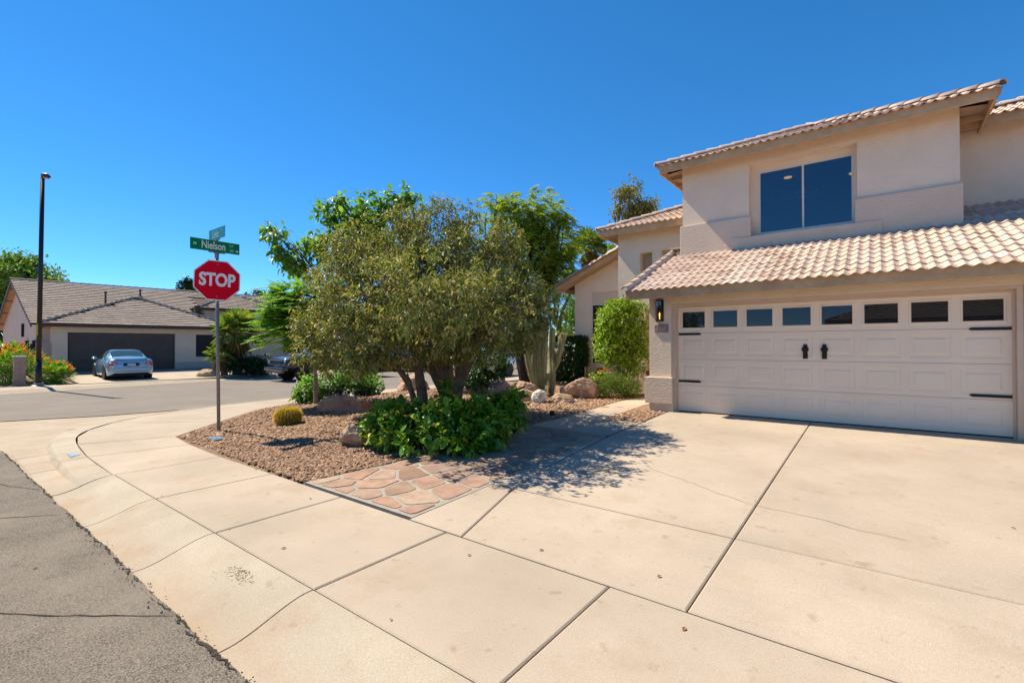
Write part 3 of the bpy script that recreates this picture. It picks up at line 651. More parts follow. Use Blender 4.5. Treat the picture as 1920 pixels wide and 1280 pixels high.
# upper hip roof
def hip(name, x0, x1, y0, y1, z, tilef, capr=.085, sides='fl', deck=True, parent=H, m=None, mcap=None):
    ry = (y1-y0)/2; run = min(ry, (x1-x0)/2)
    t = MB(); Ls = run/CA
    def cl(w_): return dict(clamp=lambda s: (s*CA-.01, w_-s*CA+.01)) if tilef is s_tiles else {}
    tilef(t, (x0, y0, z), (1, 0, 0), (0, CA, SA), x1-x0, Ls, clipf=lambda a, s: s*CA < a+.33 and s*CA < (x1-x0)-a+.33, **cl(x1-x0))
    if 'l' in sides: tilef(t, (x0, y1, z), (0, -1, 0), (CA, 0, SA), y1-y0, Ls, clipf=lambda a, s: s*CA < a+.33 and s*CA < (y1-y0)-a+.33, **cl(y1-y0))
    if 'r' in sides: tilef(t, (x1, y0, z), (0, 1, 0), (-CA, 0, SA), y1-y0, Ls, clipf=lambda a, s: s*CA < a+.33 and s*CA < (y1-y0)-a+.33, **cl(y1-y0))
    o = t.build(name, m or M['tile'], parent)
    zr = z+run*PIT; c = MB(); up = .06
    A, B = (x0+run, y0+run, zr+up), (x1-run, y0+run, zr+up)
    for p, q in (((x0, y0, z+up-.01), A), ((x1, y0, z+up-.01), B), ((x0, y1, z+up), (x0+run, y1-run, zr+up)), ((x1, y1, z+up), (x1-run, y1-run, zr+up)), (A, B)):
        if (Vector(p)-Vector(q)).length > .1: caps(c, p, q, capr)
    c.build('hip_cap', mcap or m or M['tile'], o, smooth=True)
    d = MB(); zz = z+.0; q = [(x0+.02, y0+.02, zz), (x1-.02, y0+.02, zz), (x1-.02, y1, zz), (x0+.02, y1, zz), (x0+run, y0+run, zr), (x1-run, y0+run, zr), (x1-run, y1-run, zr), (x0+run, y1-run, zr)]
    d.add(q, [(0, 1, 5, 4), (1, 2, 6, 5), (2, 3, 7, 6), (3, 0, 4, 7), (4, 5, 6, 7)]); d.build('roof_deck', M['under'], o)
    return o
hip('upper_roof', -4.26, 1.70, 11.5, 17.3, 5.985, s_tiles, sides='flr')
b = MB(); fx0, fx1, fy, fz0, fz1 = -4.24, 1.68, 11.505, 5.835, 6.028
b.box(fx0, fx1, fy, fy+.04, fz0, fz1); b.box(fx0, fx0+.04, fy+.04, 17.2, fz0, fz1); b.box(fx1-.04, fx1, fy+.04, 13.3, fz0, fz1); b.build('upper_fascia', M['fascia'], H, bevel=.006)
b = MB(); b.poly([(fx0+.04, fy+.04, 5.885), (fx1-.04, fy+.04, 5.885), (fx1-.04, 12.05, 6.04), (fx0+.04, 12.05, 6.04)]); b.poly([(fx0+.04, 12.05, 5.96), (a0+.05, 12.05, 6.0), (a0+.05, 17, 6.0), (fx0+.04, 17, 5.96)]); b.poly([(a1-.05, 12.05, 6.0), (fx1-.04, 12.05, 5.96), (fx1-.04, 13.4, 5.96), (a1-.05, 13.4, 6.0)])
for k in range(2): b.box(a1, fx1-.04, 12.5+k*.55, 12.54+k*.55, 5.86, 5.96)
for k in range(5): b.box(fx0+.04, a0, 12.3+k*.6, 12.34+k*.6, 5.87, 5.96)
b.build('upper_soffit', M['soffit'], H)
# right wing
w = MB(); w.box(1.25, 5.2, 13.4, 13.6, 4.0, 6.05); w.build('side_wing_wall', M['stucco'], H)
w = MB(); w.box(1.3, 5.4, 12.90, 12.94, 5.85, 6.045); w.poly([(1.3, 12.94, 5.9), (5.4, 12.94, 5.9), (5.4, 13.42, 6.05), (1.3, 13.42, 6.05)]); w.build('side_wing_fascia', M['fascia'], H)
t = MB(); s_tiles(t, (1.25, 12.88, 6.0), (1, 0, 0), (0, CA, SA), 4.2, 3.3, clipf=lambda a, s: s*CA < a+2.0)
t2 = t.build('side_wing_roof', M['tile'], H); caps(c := MB(), (1.0, 13.72, 6.41), (4.3, 15.9, 7.32), .085); c.build('hip_cap', M['tile'], t2, smooth=True)
MB().poly([(1.3, 12.9, 5.99), (5.4, 12.9, 5.99), (5.4, 15.9, 7.24), (3.4, 15.9, 7.24), (1.3, 13.8, 6.36)]).build('roof_deck', M['under'], t2)
# entry tower with two niches
w = MB(); yb = 13.0
w.box(-6.02, -5.36, yb, yb+.45, .1, 4.95); w.box(-4.99, -4.72, yb, yb+.45, 3.55, 4.95); w.box(-4.35, -3.6, yb, yb+.45, .1, 4.95)
w.box(-5.36, -4.99, yb, yb+.45, 4.24, 4.95); w.box(-4.72, -4.35, yb, yb+.45, 4.24, 4.95); w.box(-5.36, -4.35, yb, yb+.45, 2.6, 3.55); w.box(-5.36, -5.2, yb, yb+.45, .1, 2.6)
w.box(-6.02, -3.8, yb+.45, yb+.5, 3.4, 4.95); w.box(-6.02, -5.82, yb+.5, 18.0, .1, 4.95)
w.build('entry_wall', M['stucco'], H)
MB().box(-5.2, -4.35, 13.35, 13.42, .2, 2.6).build('front_door', M['door_far'], H)
hip('entry_roof', -6.40, -1.0, 12.5, 17.9, 4.90, s_tiles, sides='fl')
b = MB(); b.box(-6.38, -3.9, 12.505, 12.545, 4.74, 4.944); b.box(-6.38, -6.34, 12.545, 17.8, 4.74, 4.944); b.build('entry_fascia', M['fascia'], H, bevel=.006)
b = MB(); b.poly([(-6.34, 12.545, 4.80), (-3.9, 12.545, 4.80), (-3.9, 13.05, 4.93), (-6.34, 13.05, 4.93)]); b.poly([(-6.34, 13.05, 4.87), (-6.0, 13.05, 4.9), (-6.0, 17.8, 4.9), (-6.34, 17.8, 4.87)]); b.build('entry_soffit', M['soffit'], H)
# gabled wing with the tall window
w = MB(); yw = 15.5
def gable_z(x): return 3.93+(x+8.92)*.437
w.prism([(-8.92, yw, .0), (-8.25, yw, .0), (-8.25, yw, gable_z(-8.25)), (-8.92, yw, gable_z(-8.92))], (0, .2, 0))
w.prism([(-8.25, yw, 3.54), (-6.9, yw, 3.54), (-6.9, yw, gable_z(-6.9)), (-8.25, yw, gable_z(-8.25))], (0, .2, 0))
w.box(-8.25, -6.9, yw, yw+.2, 0, .93); w.prism([(-6.9, yw, 0), (-5.9, yw, 0), (-5.9, yw, gable_z(-5.9)), (-6.9, yw, gable_z(-6.9))], (0, .2, 0)); w.box(-8.92, -8.72, yw+.2, 24, 0, 3.93)
w.build('wing_wall', M['stucco'], H)
w = MB(); w.box(-8.25, -8.21, yw+.02, yw+.10, .93, 3.54); w.box(-6.94, -6.9, yw+.02, yw+.10, .93, 3.54); w.box(-8.21, -6.94, yw+.02, yw+.10, .93, .97); w.box(-8.21, -6.94, yw+.02, yw+.10, 3.50, 3.54); w.box(-8.21, -6.94, yw+.02, yw+.1, 3.06, 3.10)
wf = w.build('wing_window', M['white_frame'], H)
MB().box(-8.21, -6.94, yw+.07, yw+.075, .97, 3.06).build('screen', M['screen'], wf); MB().box(-8.21, -6.94, yw+.06, yw+.065, 3.10, 3.5).build('blind', M['stucco_dark'], wf)
MB().box(-8.55, -8.50, yw-.03, yw-.002, 1.55, 1.68).build('outlet_box', M['fascia'], H, bevel=.005)
rk = Vector((1, 0, .437)).normalized()
t = MB(); s_tiles(t, (-9.42, 24.5, 3.78), (0, -1, 0), rk, 9.6, 3.9); wr = t.build('wing_roof', M['tile'], H)
c = MB(); caps(c, (-9.46, 14.92, 3.73), (-5.9, 14.92, 3.73+3.56*.437), .115); c.build('rake_cap', M['tile'], wr, smooth=True)
d = MB(); d.prism([(-9.4, 14.98, 3.77), (-5.9, 14.98, 3.77+3.5*.437), (-5.9, 24.5, 3.77+3.5*.437), (-9.4, 24.5, 3.77)], (0, 0, -.02)); d.build('roof_deck', M['under'], wr)
b = MB(); b.prism([(-9.42, 14.92, 3.60), (-5.9, 14.92, 3.60+3.52*.437), (-5.9, 14.92, 3.78+3.52*.437), (-9.42, 14.92, 3.78)], (0, .045, 0)); b.box(-9.44, -9.40, 14.97, 24.4, 3.60, 3.77); b.build('barge_board', M['fascia'], H, bevel=.006)
b = MB(); b.prism([(-9.39, 14.97, 3.66), (-5.9, 14.97, 3.66+3.49*.437), (-5.9, 15.52, 3.66+3.49*.437), (-9.39, 15.52, 3.66)], (0, 0, .02)); b.build('wing_soffit', M['soffit'], H)
# ---------------------------------------------------------------- house across the street
TH = math.radians(5); NU = Vector((math.sin(TH), math.cos(TH), 0)); NN = Vector((math.cos(TH), -math.sin(TH), 0)); NO = Vector((-35.0, 5.83, 0))
def np_(u_, o_, z_): return NO+NU*u_+NN*o_+Vector((0, 0, z_))
NB = thing('single_storey_house', 'tan house across the street with a dark garage door and brown flat tile roof', 'house', NO+NU*3)
def nbox(mb, u0, u1, o0, o1, z0, z1): mb.obox(np_(u0, o0, z0), NU*(u1-u0), NN*(o1-o0), (0, 0, z1-z0))
w = MB(); nbox(w, -.6, 0, -.2, 0, 0, 2.78); nbox(w, 4.9, 6.0, -.2, 0, 0, 2.78); nbox(w, 0, 4.9, -.2, 0, 2.38, 2.78); nbox(w, 6.0, 7.9, -.2, 0, 0, .93); nbox(w, 6.0, 7.9, -.2, 0, 2.35, 2.78); nbox(w, 7.55, 7.9, -.2, 0, .93, 2.35)
nbox(w, -.6, -.4, -8, -.2, 0, 2.78); nbox(w, 7.7, 7.9, -8, -.2, 0, 2.78); w.build('wall', M['stucco_far'], NB)
for a_, b_ in ((-.64, 0), (4.9, 7.9)):
    w = MB(); nbox(w, a_, b_, .0, .05, .2, .62); w.build('wall_base', M['stucco_far_dark'], NB)
w = MB()
nbox(w, 0, 4.9, -.19, -.165, .15, 2.4)
for k in range(4): nbox(w, 0, 4.9, -.16, -.13, .2+k*.545, .2+k*.545+.530)
for k in range(4):
    for c in range(8): nbox(w, .08+c*.61, .53+c*.61, -.13, -.122, .2+k*.545+.10, .2+k*.545+.43)
w.build('garage_door', M['door_far'], NB)
w = MB(); nbox(w, 6.0, 6.05, -.12, -.04, .93, 2.35); nbox(w, 7.5, 7.55, -.12, -.04, .93, 2.35); nbox(w, 6.05, 7.5, -.12, -.04, .93, .98); nbox(w, 6.05, 7.5, -.12, -.04, 2.30, 2.35); nw = w.build('window', M['fascia_far'], NB)
w = MB(); nbox(w, 6.05, 7.5, -.10, -.09, .98, 2.30); w.build('pane', M['screen'], nw)
w = MB(); nbox(w, -1.05, 8.2, .42, .46, 2.66, 2.84); nbox(w, -1.05, -1.01, -1.5, .42, 2.66, 2.84); nbox(w, 8.16, 8.2, -5, .42, 2.66, 2.84)
w.add([np_(-1.01, .42, 2.72), np_(8.16, .42, 2.72), np_(8.16, -.02, 2.78), np_(-1.01, -.02, 2.78)], [(0, 1, 2, 3)]); w.build('fascia', M['fascia_far'], NB)
# garage hip roof
wd = 9.3; run = wd/2
t = MB(); U3 = NU; Vf = (-NN*CA+Vector((0, 0, SA)))
flat_tiles(t, np_(-1.07, .48, 2.84), U3, Vf, wd, run/CA, clipf=lambda a, s: s*CA < a+.1 and s*CA < wd-a+.1)
flat_tiles(t, np_(-1.07, -5, 2.84), NN, NU*CA+Vector((0, 0, SA)), 5.48, run/CA, clipf=lambda a, s: s*CA < (5.48-a)+.1)
flat_tiles(t, np_(8.23, .48, 2.84), -NN, -NU*CA+Vector((0, 0, SA)), 5.48, run/CA, clipf=lambda a, s: s*CA < a+.1)
gr = t.build('garage_roof', M['tile_flat'], NB)
ap = np_(-1.07+run, .48-run, 2.84+run*PIT+.05); c = MB(); caps(c, np_(-1.07, .48, 2.89), ap, .10, .42); caps(c, np_(8.23, .48, 2.89), ap, .10, .42); c.build('hip_cap', M['tile_flat'], gr, smooth=True)
d = MB(); d.add([np_(-1.05, .46, 2.83), np_(8.2, .46, 2.83), np_(-1.07+run, .48-run, 2.83+run*PIT), np_(-1.05, -5, 2.83), np_(8.2, -5, 2.83), np_(-1.07+run, -5, 2.83+run*PIT)], [(0, 1, 2), (0, 2, 5, 3), (1, 4, 5, 2)]); d.build('roof_deck', M['under'], gr)
# main gable; its left end runs square to the street, not to the garage front
EO, RO, UR = -1.0, -8.1, 13.0; ridge = 2.86+(EO-RO)*PIT; Lm = (EO-RO)/CA; FO = 2*RO-EO
def ul(o_): return -1.39+.09*(o_-EO)
def ug(o_): return -.98+.09*(o_-EO)
t = MB(); flat_tiles(t, np_(-2.1, EO, 2.86), NU, Vf, UR+2.1, Lm, clipf=lambda a, s: not (2.2 < a-2.1 < 6.2 and s*CA < 2.0) and not (a-2.1 > 7.3 and s*CA < 6), left=lambda q: ul(EO-q*CA)+2.1); mr = t.build('main_roof', M['tile_flat'], NB)
d = MB(); d.add([np_(ul(EO)+.02, EO, 2.85), np_(UR, EO, 2.85), np_(UR, RO, ridge), np_(ul(RO)+.02, RO, ridge), np_(ul(FO)+.02, FO, 2.85), np_(UR, FO, 2.85)], [(0, 1, 2, 3), (3, 2, 5, 4)]); d.build('roof_deck', M['under'], mr)
c = MB(); caps(c, np_(ul(RO), RO, ridge+.03), np_(UR, RO, ridge+.03), .10, .42); c.build('ridge_cap', M['tile_flat'], mr, smooth=True)
w = MB()
w.prism([np_(ug(EO-.5), EO-.5, 0), np_(ug(EO-.5), EO-.5, 2.98), np_(ug(RO), RO, ridge-.12), np_(ug(FO), FO+.5, 2.98), np_(ug(FO), FO+.5, 0)], NU*.2); nbox(w, ug(EO)+.02, -.6, EO-.7, EO-.5, 0, 2.85); w.build('gable_wall', M['stucco_far'], NB)
for o0, o1 in ((EO, RO), (FO, RO)):
    w = MB(); w.prism([np_(ul(o0), o0, 2.66), np_(ul(o0), o0, 2.90), np_(ul(o1), o1, ridge+.04), np_(ul(o1), o1, ridge-.2)], NU*.05); w.build('barge_board', M['fascia_far'], NB)
w = MB(); w.add([np_(ul(EO)+.05, EO, 2.78), np_(ug(EO), EO, 2.78), np_(ug(RO), RO, ridge-.08), np_(ul(RO)+.05, RO, ridge-.08), np_(ul(FO)+.05, FO, 2.78), np_(ug(FO), FO, 2.78)], [(0, 1, 2, 3), (3, 2, 5, 4)])
for k in range(8):
    o_ = EO-1.2-k*1.7; zr_ = 2.86+(RO-EO)*-PIT-abs(o_-RO)*PIT; nbox(w, ul(o_)+.05, ug(o_), o_-.12, o_, zr_-.24, zr_-.12)
w.build('soffit', M['soffit'], NB)
for o_, wd_, z0_, z1_ in ((-6.6, .35, 2.2, 3.0), (-3.0, .8, 1.1, 1.95), (-5.4, .8, 1.1, 1.95)):
    w = MB(); nbox(w, ug(o_)-.10, ug(o_)+.02, o_, o_+wd_, z0_, z1_); w.build('side_window', M['screen'], NB)
for u_, o_, h in ((2.1, -4.3, .75), (4.2, -6.3, .42)):
    z_ = 2.86+(EO-o_)*PIT; MB().lathe(np_(u_, o_, z_), [(.14, .02), (.055, .10), (.05, h), (.075, h), (.075, h+.10)], 12).build('vent_pipe', M['fascia_far'], NB)
MB().lathe(np_(6.6, -2.2, 4.05), [(.2, -.1), (.12, .05), (.12, .2), (.16, .2), (.16, .28)], 12).build('vent_pipe', M['fascia_far'], NB)
# upper block on the right of the same house
w = MB(); nbox(w, 7.2, 12.3, -8, -2.7, 0, 4.22); w.build('upper_block', M['stucco_far'], NB)
for a_, b_ in ((9.4, 10.4), (11.1, 11.7)):
    w = MB(); nbox(w, a_, b_, -2.7, -2.67, 3.40, 4.0); w.build('upper_window', M['screen'], NB)
t = MB(); z_ = 4.25; flat_tiles(t, np_(6.7, -2.2, z_), NU, Vf, 6.1, 2.7/CA, clipf=lambda a, s: s*CA < a+.1 and s*CA < 6.1-a+.1)
flat_tiles(t, np_(6.7, -7.6, z_), NN, NU*CA+Vector((0, 0, SA)), 5.4, 2.7/CA, clipf=lambda a, s: s*CA < 5.4-a+.1 and s*CA < a+.1); ur = t.build('upper_roof', M['tile_flat'], NB)
zr_ = z_+.05+2.7*PIT; c = MB(); caps(c, np_(6.7, -2.2, z_+.05), np_(9.4, -4.9, zr_), .10, .42); caps(c, np_(12.8, -2.2, z_+.05), np_(10.1, -4.9, zr_), .10, .42); caps(c, np_(9.4, -4.9, zr_), np_(10.1, -4.9, zr_), .1, .42); c.build('hip_cap', M['tile_flat'], ur, smooth=True)
w = MB(); nbox(w, 6.72, 12.78, -2.26, -2.22, 4.08, 4.27); nbox(w, 6.72, 6.76, -7.5, -2.26, 4.08, 4.27); w.add([np_(6.7, -2.24, 4.16), np_(12.8, -2.24, 4.16), np_(12.8, -7.5, 4.2), np_(6.7, -7.5, 4.2)], [(0, 1, 2, 3)]); w.build('upper_fascia', M['fascia_far'], NB)
d = MB(); d.add([np_(6.72, -2.24, z_), np_(12.78, -2.24, z_), np_(10.1, -4.9, zr_-.07), np_(9.4, -4.9, zr_-.07), np_(6.72, -7.6, z_), np_(12.78, -7.6, z_)], [(0, 1, 2, 3), (0, 3, 4), (1, 5, 2), (4, 3, 2, 5)]); d.build('roof_deck', M['under'], ur)
w = MB(); nbox(w, 7.9, 12.4, -2.6, -2.4, 0, 2.9); w.build('entry_wall', M['stucco_far'], NB)
# its driveway, side wall and gate
dv = [np_(-.9, .05, 0), np_(5.6, .05, 0), Vector((-26.9, 12.3, 0)), Vector((-26.9, 4.6, 0))]
mb = MB(); mb.add([(p.x, p.y, fz(p.x, p.y)+.012) for p in dv[:2]]+[(-27.6, 12.1, .03), (-26.6, 12.2, .022), (-26.6, 4.8, .022), (-27.6, 4.9, .03)], [(0, 1, 2, 3, 4, 5)]); tag(mb.build('far_driveway', M['concrete']), kind='structure')
w = MB(); nbox(w, -1.2, -.6, -.95, -.80, 0, 1.85); gw = w.build('garden_wall', M['stucco_far_dark']); w2 = MB(); nbox(w2, -12, -3.6, -.9, -.75, -.1, 1.85); tag(w2.build('yard_wall', M['block']), 'tan block yard wall at the left edge behind the orange flowering shrubs', 'wall')
tag(gw, 'grey rendered garden wall joining the dark gate to the tan house', 'wall')
w = MB()
for k in range(14): nbox(w, -3.55+k*.165, -3.42+k*.165, -.9, -.87, .1, 1.75)
for z_ in (.3, 1.5): nbox(w, -3.55, -1.2, -.93, -.9, z_, z_+.1)
gt = w.build('side_gate', M['fence_dark']); tag(gt, 'dark brown slatted gate beside the tan house across the street', 'gate')
# houses farther along the cross street
def far_house(name, label, o, ang, Wd, D, hz, wallm, tilem, flat=True):
    T = thing(name, label, 'house', o); a = math.radians(ang); ux = Vector((math.cos(a), math.sin(a), 0)); uy = Vector((-ux.y, ux.x, 0)); o = Vector(o)
    b = MB(); b.obox(o, ux*Wd, uy*D, (0, 0, hz)); b.build('wall', wallm, T)
    e = .5; t = MB(); P0 = o-ux*e-uy*e+Vector((0, 0, hz)); Wt, Dt = Wd+2*e, D+2*e; rn = min(Wt, Dt)/2; f = flat_tiles
    up = Vector((0, 0, SA))
    f(t, P0, ux, uy*CA+up, Wt, rn/CA, clipf=lambda p, s: s*CA < p+.1 and s*CA < Wt-p+.1)
    f(t, P0+uy*Dt, -uy, ux*CA+up, Dt, rn/CA, clipf=lambda p, s: s*CA < p+.1 and s*CA < Dt-p+.1)
    f(t, P0+ux*Wt, uy, -ux*CA+up, Dt, rn/CA, clipf=lambda p, s: s*CA < p+.1 and s*CA < Dt-p+.1)
    f(t, P0+ux*Wt+uy*Dt, -ux, -uy*CA+up, Wt, rn/CA, clipf=lambda p, s: s*CA < p+.1 and s*CA < Wt-p+.1)
    r = t.build('roof', tilem, T)
    d = MB(); d.obox(P0-Vector((0, 0, .2)), ux*Wt, uy*Dt, (0, 0, .19)); d.build('eave', M['fascia'], T)
    for k, (p, q) in enumerate(((.12, .28), (.45, .6), (.75, .9))):
        b = MB(); b.obox(o+ux*(Wd*p)-uy*.03+Vector((0, 0, .9)), ux*(Wd*(q-p)), uy*.05, (0, 0, 1.2)); b.build('window', M['screen'], T)
    return T
far_house('stucco_house', 'tan stucco house with a pinkish roof behind the palm and the dark pickup', (-43, 19.5, .1), 76, 14, 10, 3.3, M['stucco_far'], M['tile'])
far_house('stucco_house', 'pale house glimpsed under the olive brown tree beyond the red car', (-49, 42, .1), 62, 15, 10, 3.0, M['stucco_far'], M['tile_flat'])
far_house('stucco_house', 'low house with a pink tile roof seen left of the gabled wing', (-27, 47, .1), 12, 17, 10, 2.6, M['stucco_far'], M['tile'])
far_house('stucco_house', 'house on the opposite side of the road mirrored in the garage door panes', (20, -15.5, -.1), 180, 22, 11, 3.2, M['stucco_far'], M['tile_flat'])
# ---------------------------------------------------------------- stop sign with street names
SP = Vector((-9.79, 3.74, 0)); ST = thing('stop_sign', 'red octagonal stop sign on a grey steel post with two green street name blades', 'stop sign', (SP.x, SP.y, gb(SP.x, SP.y)))
p = MB(); tilt = Vector((.0, .0, 1)) + RGT*-.016; ptop = SP+tilt*3.36
p.tube([SP-Vector((0, 0, .3)), ptop], .030, 12); p.build('post', M['galv'], ST, smooth=True)
nrm = Vector((.955, -.295, 0)).normalized(); ex = Vector((0, 0, 1)).cross(nrm).normalized(); ctr = SP+tilt*2.83+nrm*.045
ex = (ex+Vector((0, 0, -.03))).normalized(); ez_ = nrm.cross(ex).normalized()
def octo(r, off): return [ctr+nrm*off+(ex*math.cos(math.pi/8+k*math.pi/4)+ez_*math.sin(math.pi/8+k*math.pi/4))*r for k in range(8)]
R8 = .405
pb = MB().prism(octo(R8, 0), nrm*.004).build('sign_panel', M['sign_white'], ST)
MB().prism(octo(R8-.020, .0045), nrm*.001).build('red_face', M['stop_red'], pb)
text('STOP', .325, frame(ctr+nrm*.0075+ez_*.0, ex, ez_), M['sign_white'], 'stop_lettering', pb, .74, .012, .0008)
for s in (.30, -.30): MB().lathe((0, 0, 0), [(.014, 0), (.012, .006)], 10).build('bolt', M['galv'], pb).matrix_basis = frame(ctr+nrm*.006+ez_*s, ex, ez_)
for o in [c for c in pb.children if c.name.startswith('bolt')]: o.data.transform(o.matrix_basis); o.matrix_basis = Matrix.Identity(4)
br = MB(); br.lathe(ptop-Vector((0, 0, .05)), [(.036, -.06), (.036, .02), (.05, .035), (.05, .05)], 12); br.box(ptop.x-.012, ptop.x+.012, ptop.y-.14, ptop.y+.14, ptop.z-.01, ptop.z+.012)
br.build('bracket', M['galv'], ST); br = MB(); c2 = ptop+Vector((0, 0, .23)); br.lathe(ptop+Vector((0, 0, .21)), [(.018, -.02), (.03, .0), (.018, .04)], 10); br.box(c2.x-.12, c2.x+.12, c2.y-.011, c2.y+.011, c2.z, c2.z+.02)
br.build('bracket', M['galv'], ST)
cN = ptop+Vector((.0, -.02, .115))
bl = MB().box(cN.x-.003, cN.x+.003, cN.y-.42, cN.y+.42, cN.z-.105, cN.z+.105).build('street_name_blade', M['sign_green'], ST, bevel=.002)
fy_ = lambda y, z, : frame((cN.x+.0045, cN.y+y, cN.z+z), (0, 1, 0), (0, 0, 1))
text('Nielson', .20, fy_(-.035, .0), M['sign_white'], 'name_lettering', bl, .66, .003, .0008)
text('N', .062, fy_(-.345, .0), M['sign_white'], 'prefix_lettering', bl, 1, .002, .0008)
text('Ln', .070, fy_(.275, .048), M['sign_pale'], 'suffix_lettering', bl, 1, .001, .0008)
text('50', .070, fy_(.275, -.048), M['sign_pale'], 'block_number', bl, 1, .001, .0008)
arrow = MB(); arrow.add([(cN.x+.0048, cN.y+a, cN.z-.045+b) for a, b in ((.345, .008), (.375, .008), (.375, .024), (.402, 0), (.375, -.024), (.375, -.008), (.345, -.008))], [tuple(range(7))]); arrow.build('arrow_mark', M['sign_white'], bl)
cL = c2+Vector((0, 0, .125))
bl = MB().box(cL.x-.36, cL.x+.36, cL.y-.003, cL.y+.003, cL.z-.105, cL.z+.105).build('street_name_blade', M['sign_teal'], ST, bevel=.002)
fx_ = lambda x, z: frame((cL.x+x, cL.y-.0045, cL.z+z), (1, 0, 0), (0, 0, 1))
text('Linda', .19, fx_(-.05, -.01), M['sign_pale'], 'name_lettering', bl, .68, .002, .0008); text('E', .06, fx_(-.30, 0), M['sign_pale'], 'prefix_lettering', bl, 1, 0, .0008)
text('Ln', .06, fx_(.22, .045), M['sign_pale'], 'suffix_lettering', bl, 1, 0, .0008)
# ---------------------------------------------------------------- street light, pillar, small street items
LB = Vector((-26.9, 3.62, 0)); LT = thing('street_light', 'tall slim black street light pole with a small lamp head, far left', 'street light', LB)
h_ = 8.45; lean = RGT*.10
p = MB(); p.tube([LB-Vector((0, 0, .1)), LB+Vector((0, 0, 1.0))], [.105, .10], 14); p.tube([LB+Vector((0, 0, 1.0)), LB+Vector((0, 0, h_))+lean], [.082, .07], 14); p.build('pole', M['black_metal'], LT, smooth=True)
p = MB(); p.lathe(LB, [(.24, -.05), (.24, .03), (.16, .06), (.15, .14)], 16); p.build('pole_base', M['galv'], LT)
p = MB(); p.tube([LB+Vector((0, 0, 2.05)), LB+Vector((0, 0, 2.5))], .087, 14); p.build('yellow_tag', M['yellow'], LT)
p = MB(); q = LB+Vector((0, 0, h_))+lean; p.tube([q+Vector((0, 0, -.1)), q+Vector((0, 0, .06)), q+Vector((.1, .03, .1))], .06, 8); p.tube([q+Vector((.02, .0, .10)), q+RGT*.16+Vector((.03, 0, .07)), q+RGT*.30+Vector((.03, 0, .02))], [.08, .10, .04], 10); p.build('lamp_head', M['black_metal'], LT, smooth=True)
p = MB(); p.tube([q+RGT*.06+Vector((.03, 0, .01)), q+RGT*.24+Vector((.03, 0, -.01))], [.06, .05], 8); p.build('lens', M['block'], LT)
PB = Vector((-28.0, 3.2, 0)); PL = thing('block_pillar', 'tan slump block pillar between orange flowering shrub and black pole', 'pillar', PB)
p = MB()
for k in range(8):
    for s in (0, 1):
        a0_ = -.18+s*.185
        p.box(PB.x-.14, PB.x+.14, PB.y+a0_+random.uniform(0, .006), PB.y+a0_+.18, k*.145, k*.145+.138)
p.build('block_course', M['block'], PL, bevel=.02); MB().box(PB.x-.155, PB.x+.155, PB.y-.195, PB.y+.195, 1.162, 1.22).build('pillar_cap', M['rock_white'], PL, bevel=.02)
MB().box(PB.x-.13, PB.x+.13, PB.y-.17, PB.y+.17, -.1, 1.16).build('mortar', M['block'], PL)
def small(name, o, label, cat, group=None): return tag(o, label, cat, group)
mb = MB(); q = Vector((-8.95, 3.38, gb(-8.95, 3.38)+.03)); mb.box(q.x-.16, q.x+.16, q.y-.09, q.y+.09, q.z-.05, q.z+.012); mb.lathe(q+Vector((0, 0, .012)), [(.03, 0), (.025, .006)], 10)
small('', mb.build('utility_lid', M['blue_lid'], bevel=.01), 'small faded blue utility lid flush in the gravel near the stop sign', 'utility lid')
PX = Vector((-5.75, 10.3, .24)); pth = thing('path_light', 'thin dark bronze path light with a bent arm in front of the pink boulder', 'path light', PX)
p = MB(); p.tube([PX-Vector((0, 0, .1)), PX+Vector((0, 0, .40))], .018, 8); p.tube([PX+Vector((0, 0, .39)), PX+HR*.06+Vector((0, 0, .40)), PX+HR*.16+Vector((0, 0, .39))], .014, 8); p.build('stem', M['galv'], pth)
MB().lathe(PX+HR*.14+Vector((0, 0, .37)), [(.05, 0), (.05, .02), (.01, .035)], 12).build('lamp_hood', M['galv'], pth)
q = Vector((-6.9, 12.6, .22)); p = MB(); p.tube([q, q+Vector((0, 0, .75))], .02, 6); small('', p.build('marker_stake', M['bark_pale']), 'thin pale stake standing behind the pink boulder', 'stake')
q = Vector((-5.2, 8.12, .19)); p = MB(); p.lathe(q, [(.03, -.05), (.045, 0), (.05, .07), (.04, .10), (.02, .10)], 12); p.tube([q+Vector((0, 0, .05)), q+Vector((-.06, .03, .07))], .03, 8); small('', p.build('spot_light', M['black_metal']), 'small black garden spot light at the edge of the front path', 'spot light')
HRL = Vector((-7.7, 15.2, .2)); hr_ = thing('hose_reel', 'black garden hose coiled on a reel against the gabled wing wall', 'hose reel', HRL)
p = MB()
for k in range(6):
    r = .14+.022*(k % 3); zc = HRL+Vector((0, -.05*(k//3), .42)); p.tube([zc+Vector((r*math.cos(t_*.2618), 0, r*math.sin(t_*.2618))) for t_ in range(25)], .017, 6)
p.build('hose', M['rubber'], hr_, smooth=True); MB().box(HRL.x-.04, HRL.x+.04, HRL.y+.02, HRL.y+.10, HRL.z, HRL.z+.5).build('reel_stand', M['black_metal'], hr_)
TP = Vector((-4.62, 12.3, .25)); tp = thing('terracotta_planter', 'tall terracotta planter half hidden behind the garage corner', 'planter', TP)
MB().lathe(TP, [(.16, 0), (.19, .05), (.24, .58), (.27, .60), (.27, .68), (.23, .68), (.22, .6)], 20).build('pot', M['terracotta'], tp, smooth=False); MB().lathe(TP, [(.22, .6), (.05, .63)], 16).build('potting_soil', M['soil'], tp)
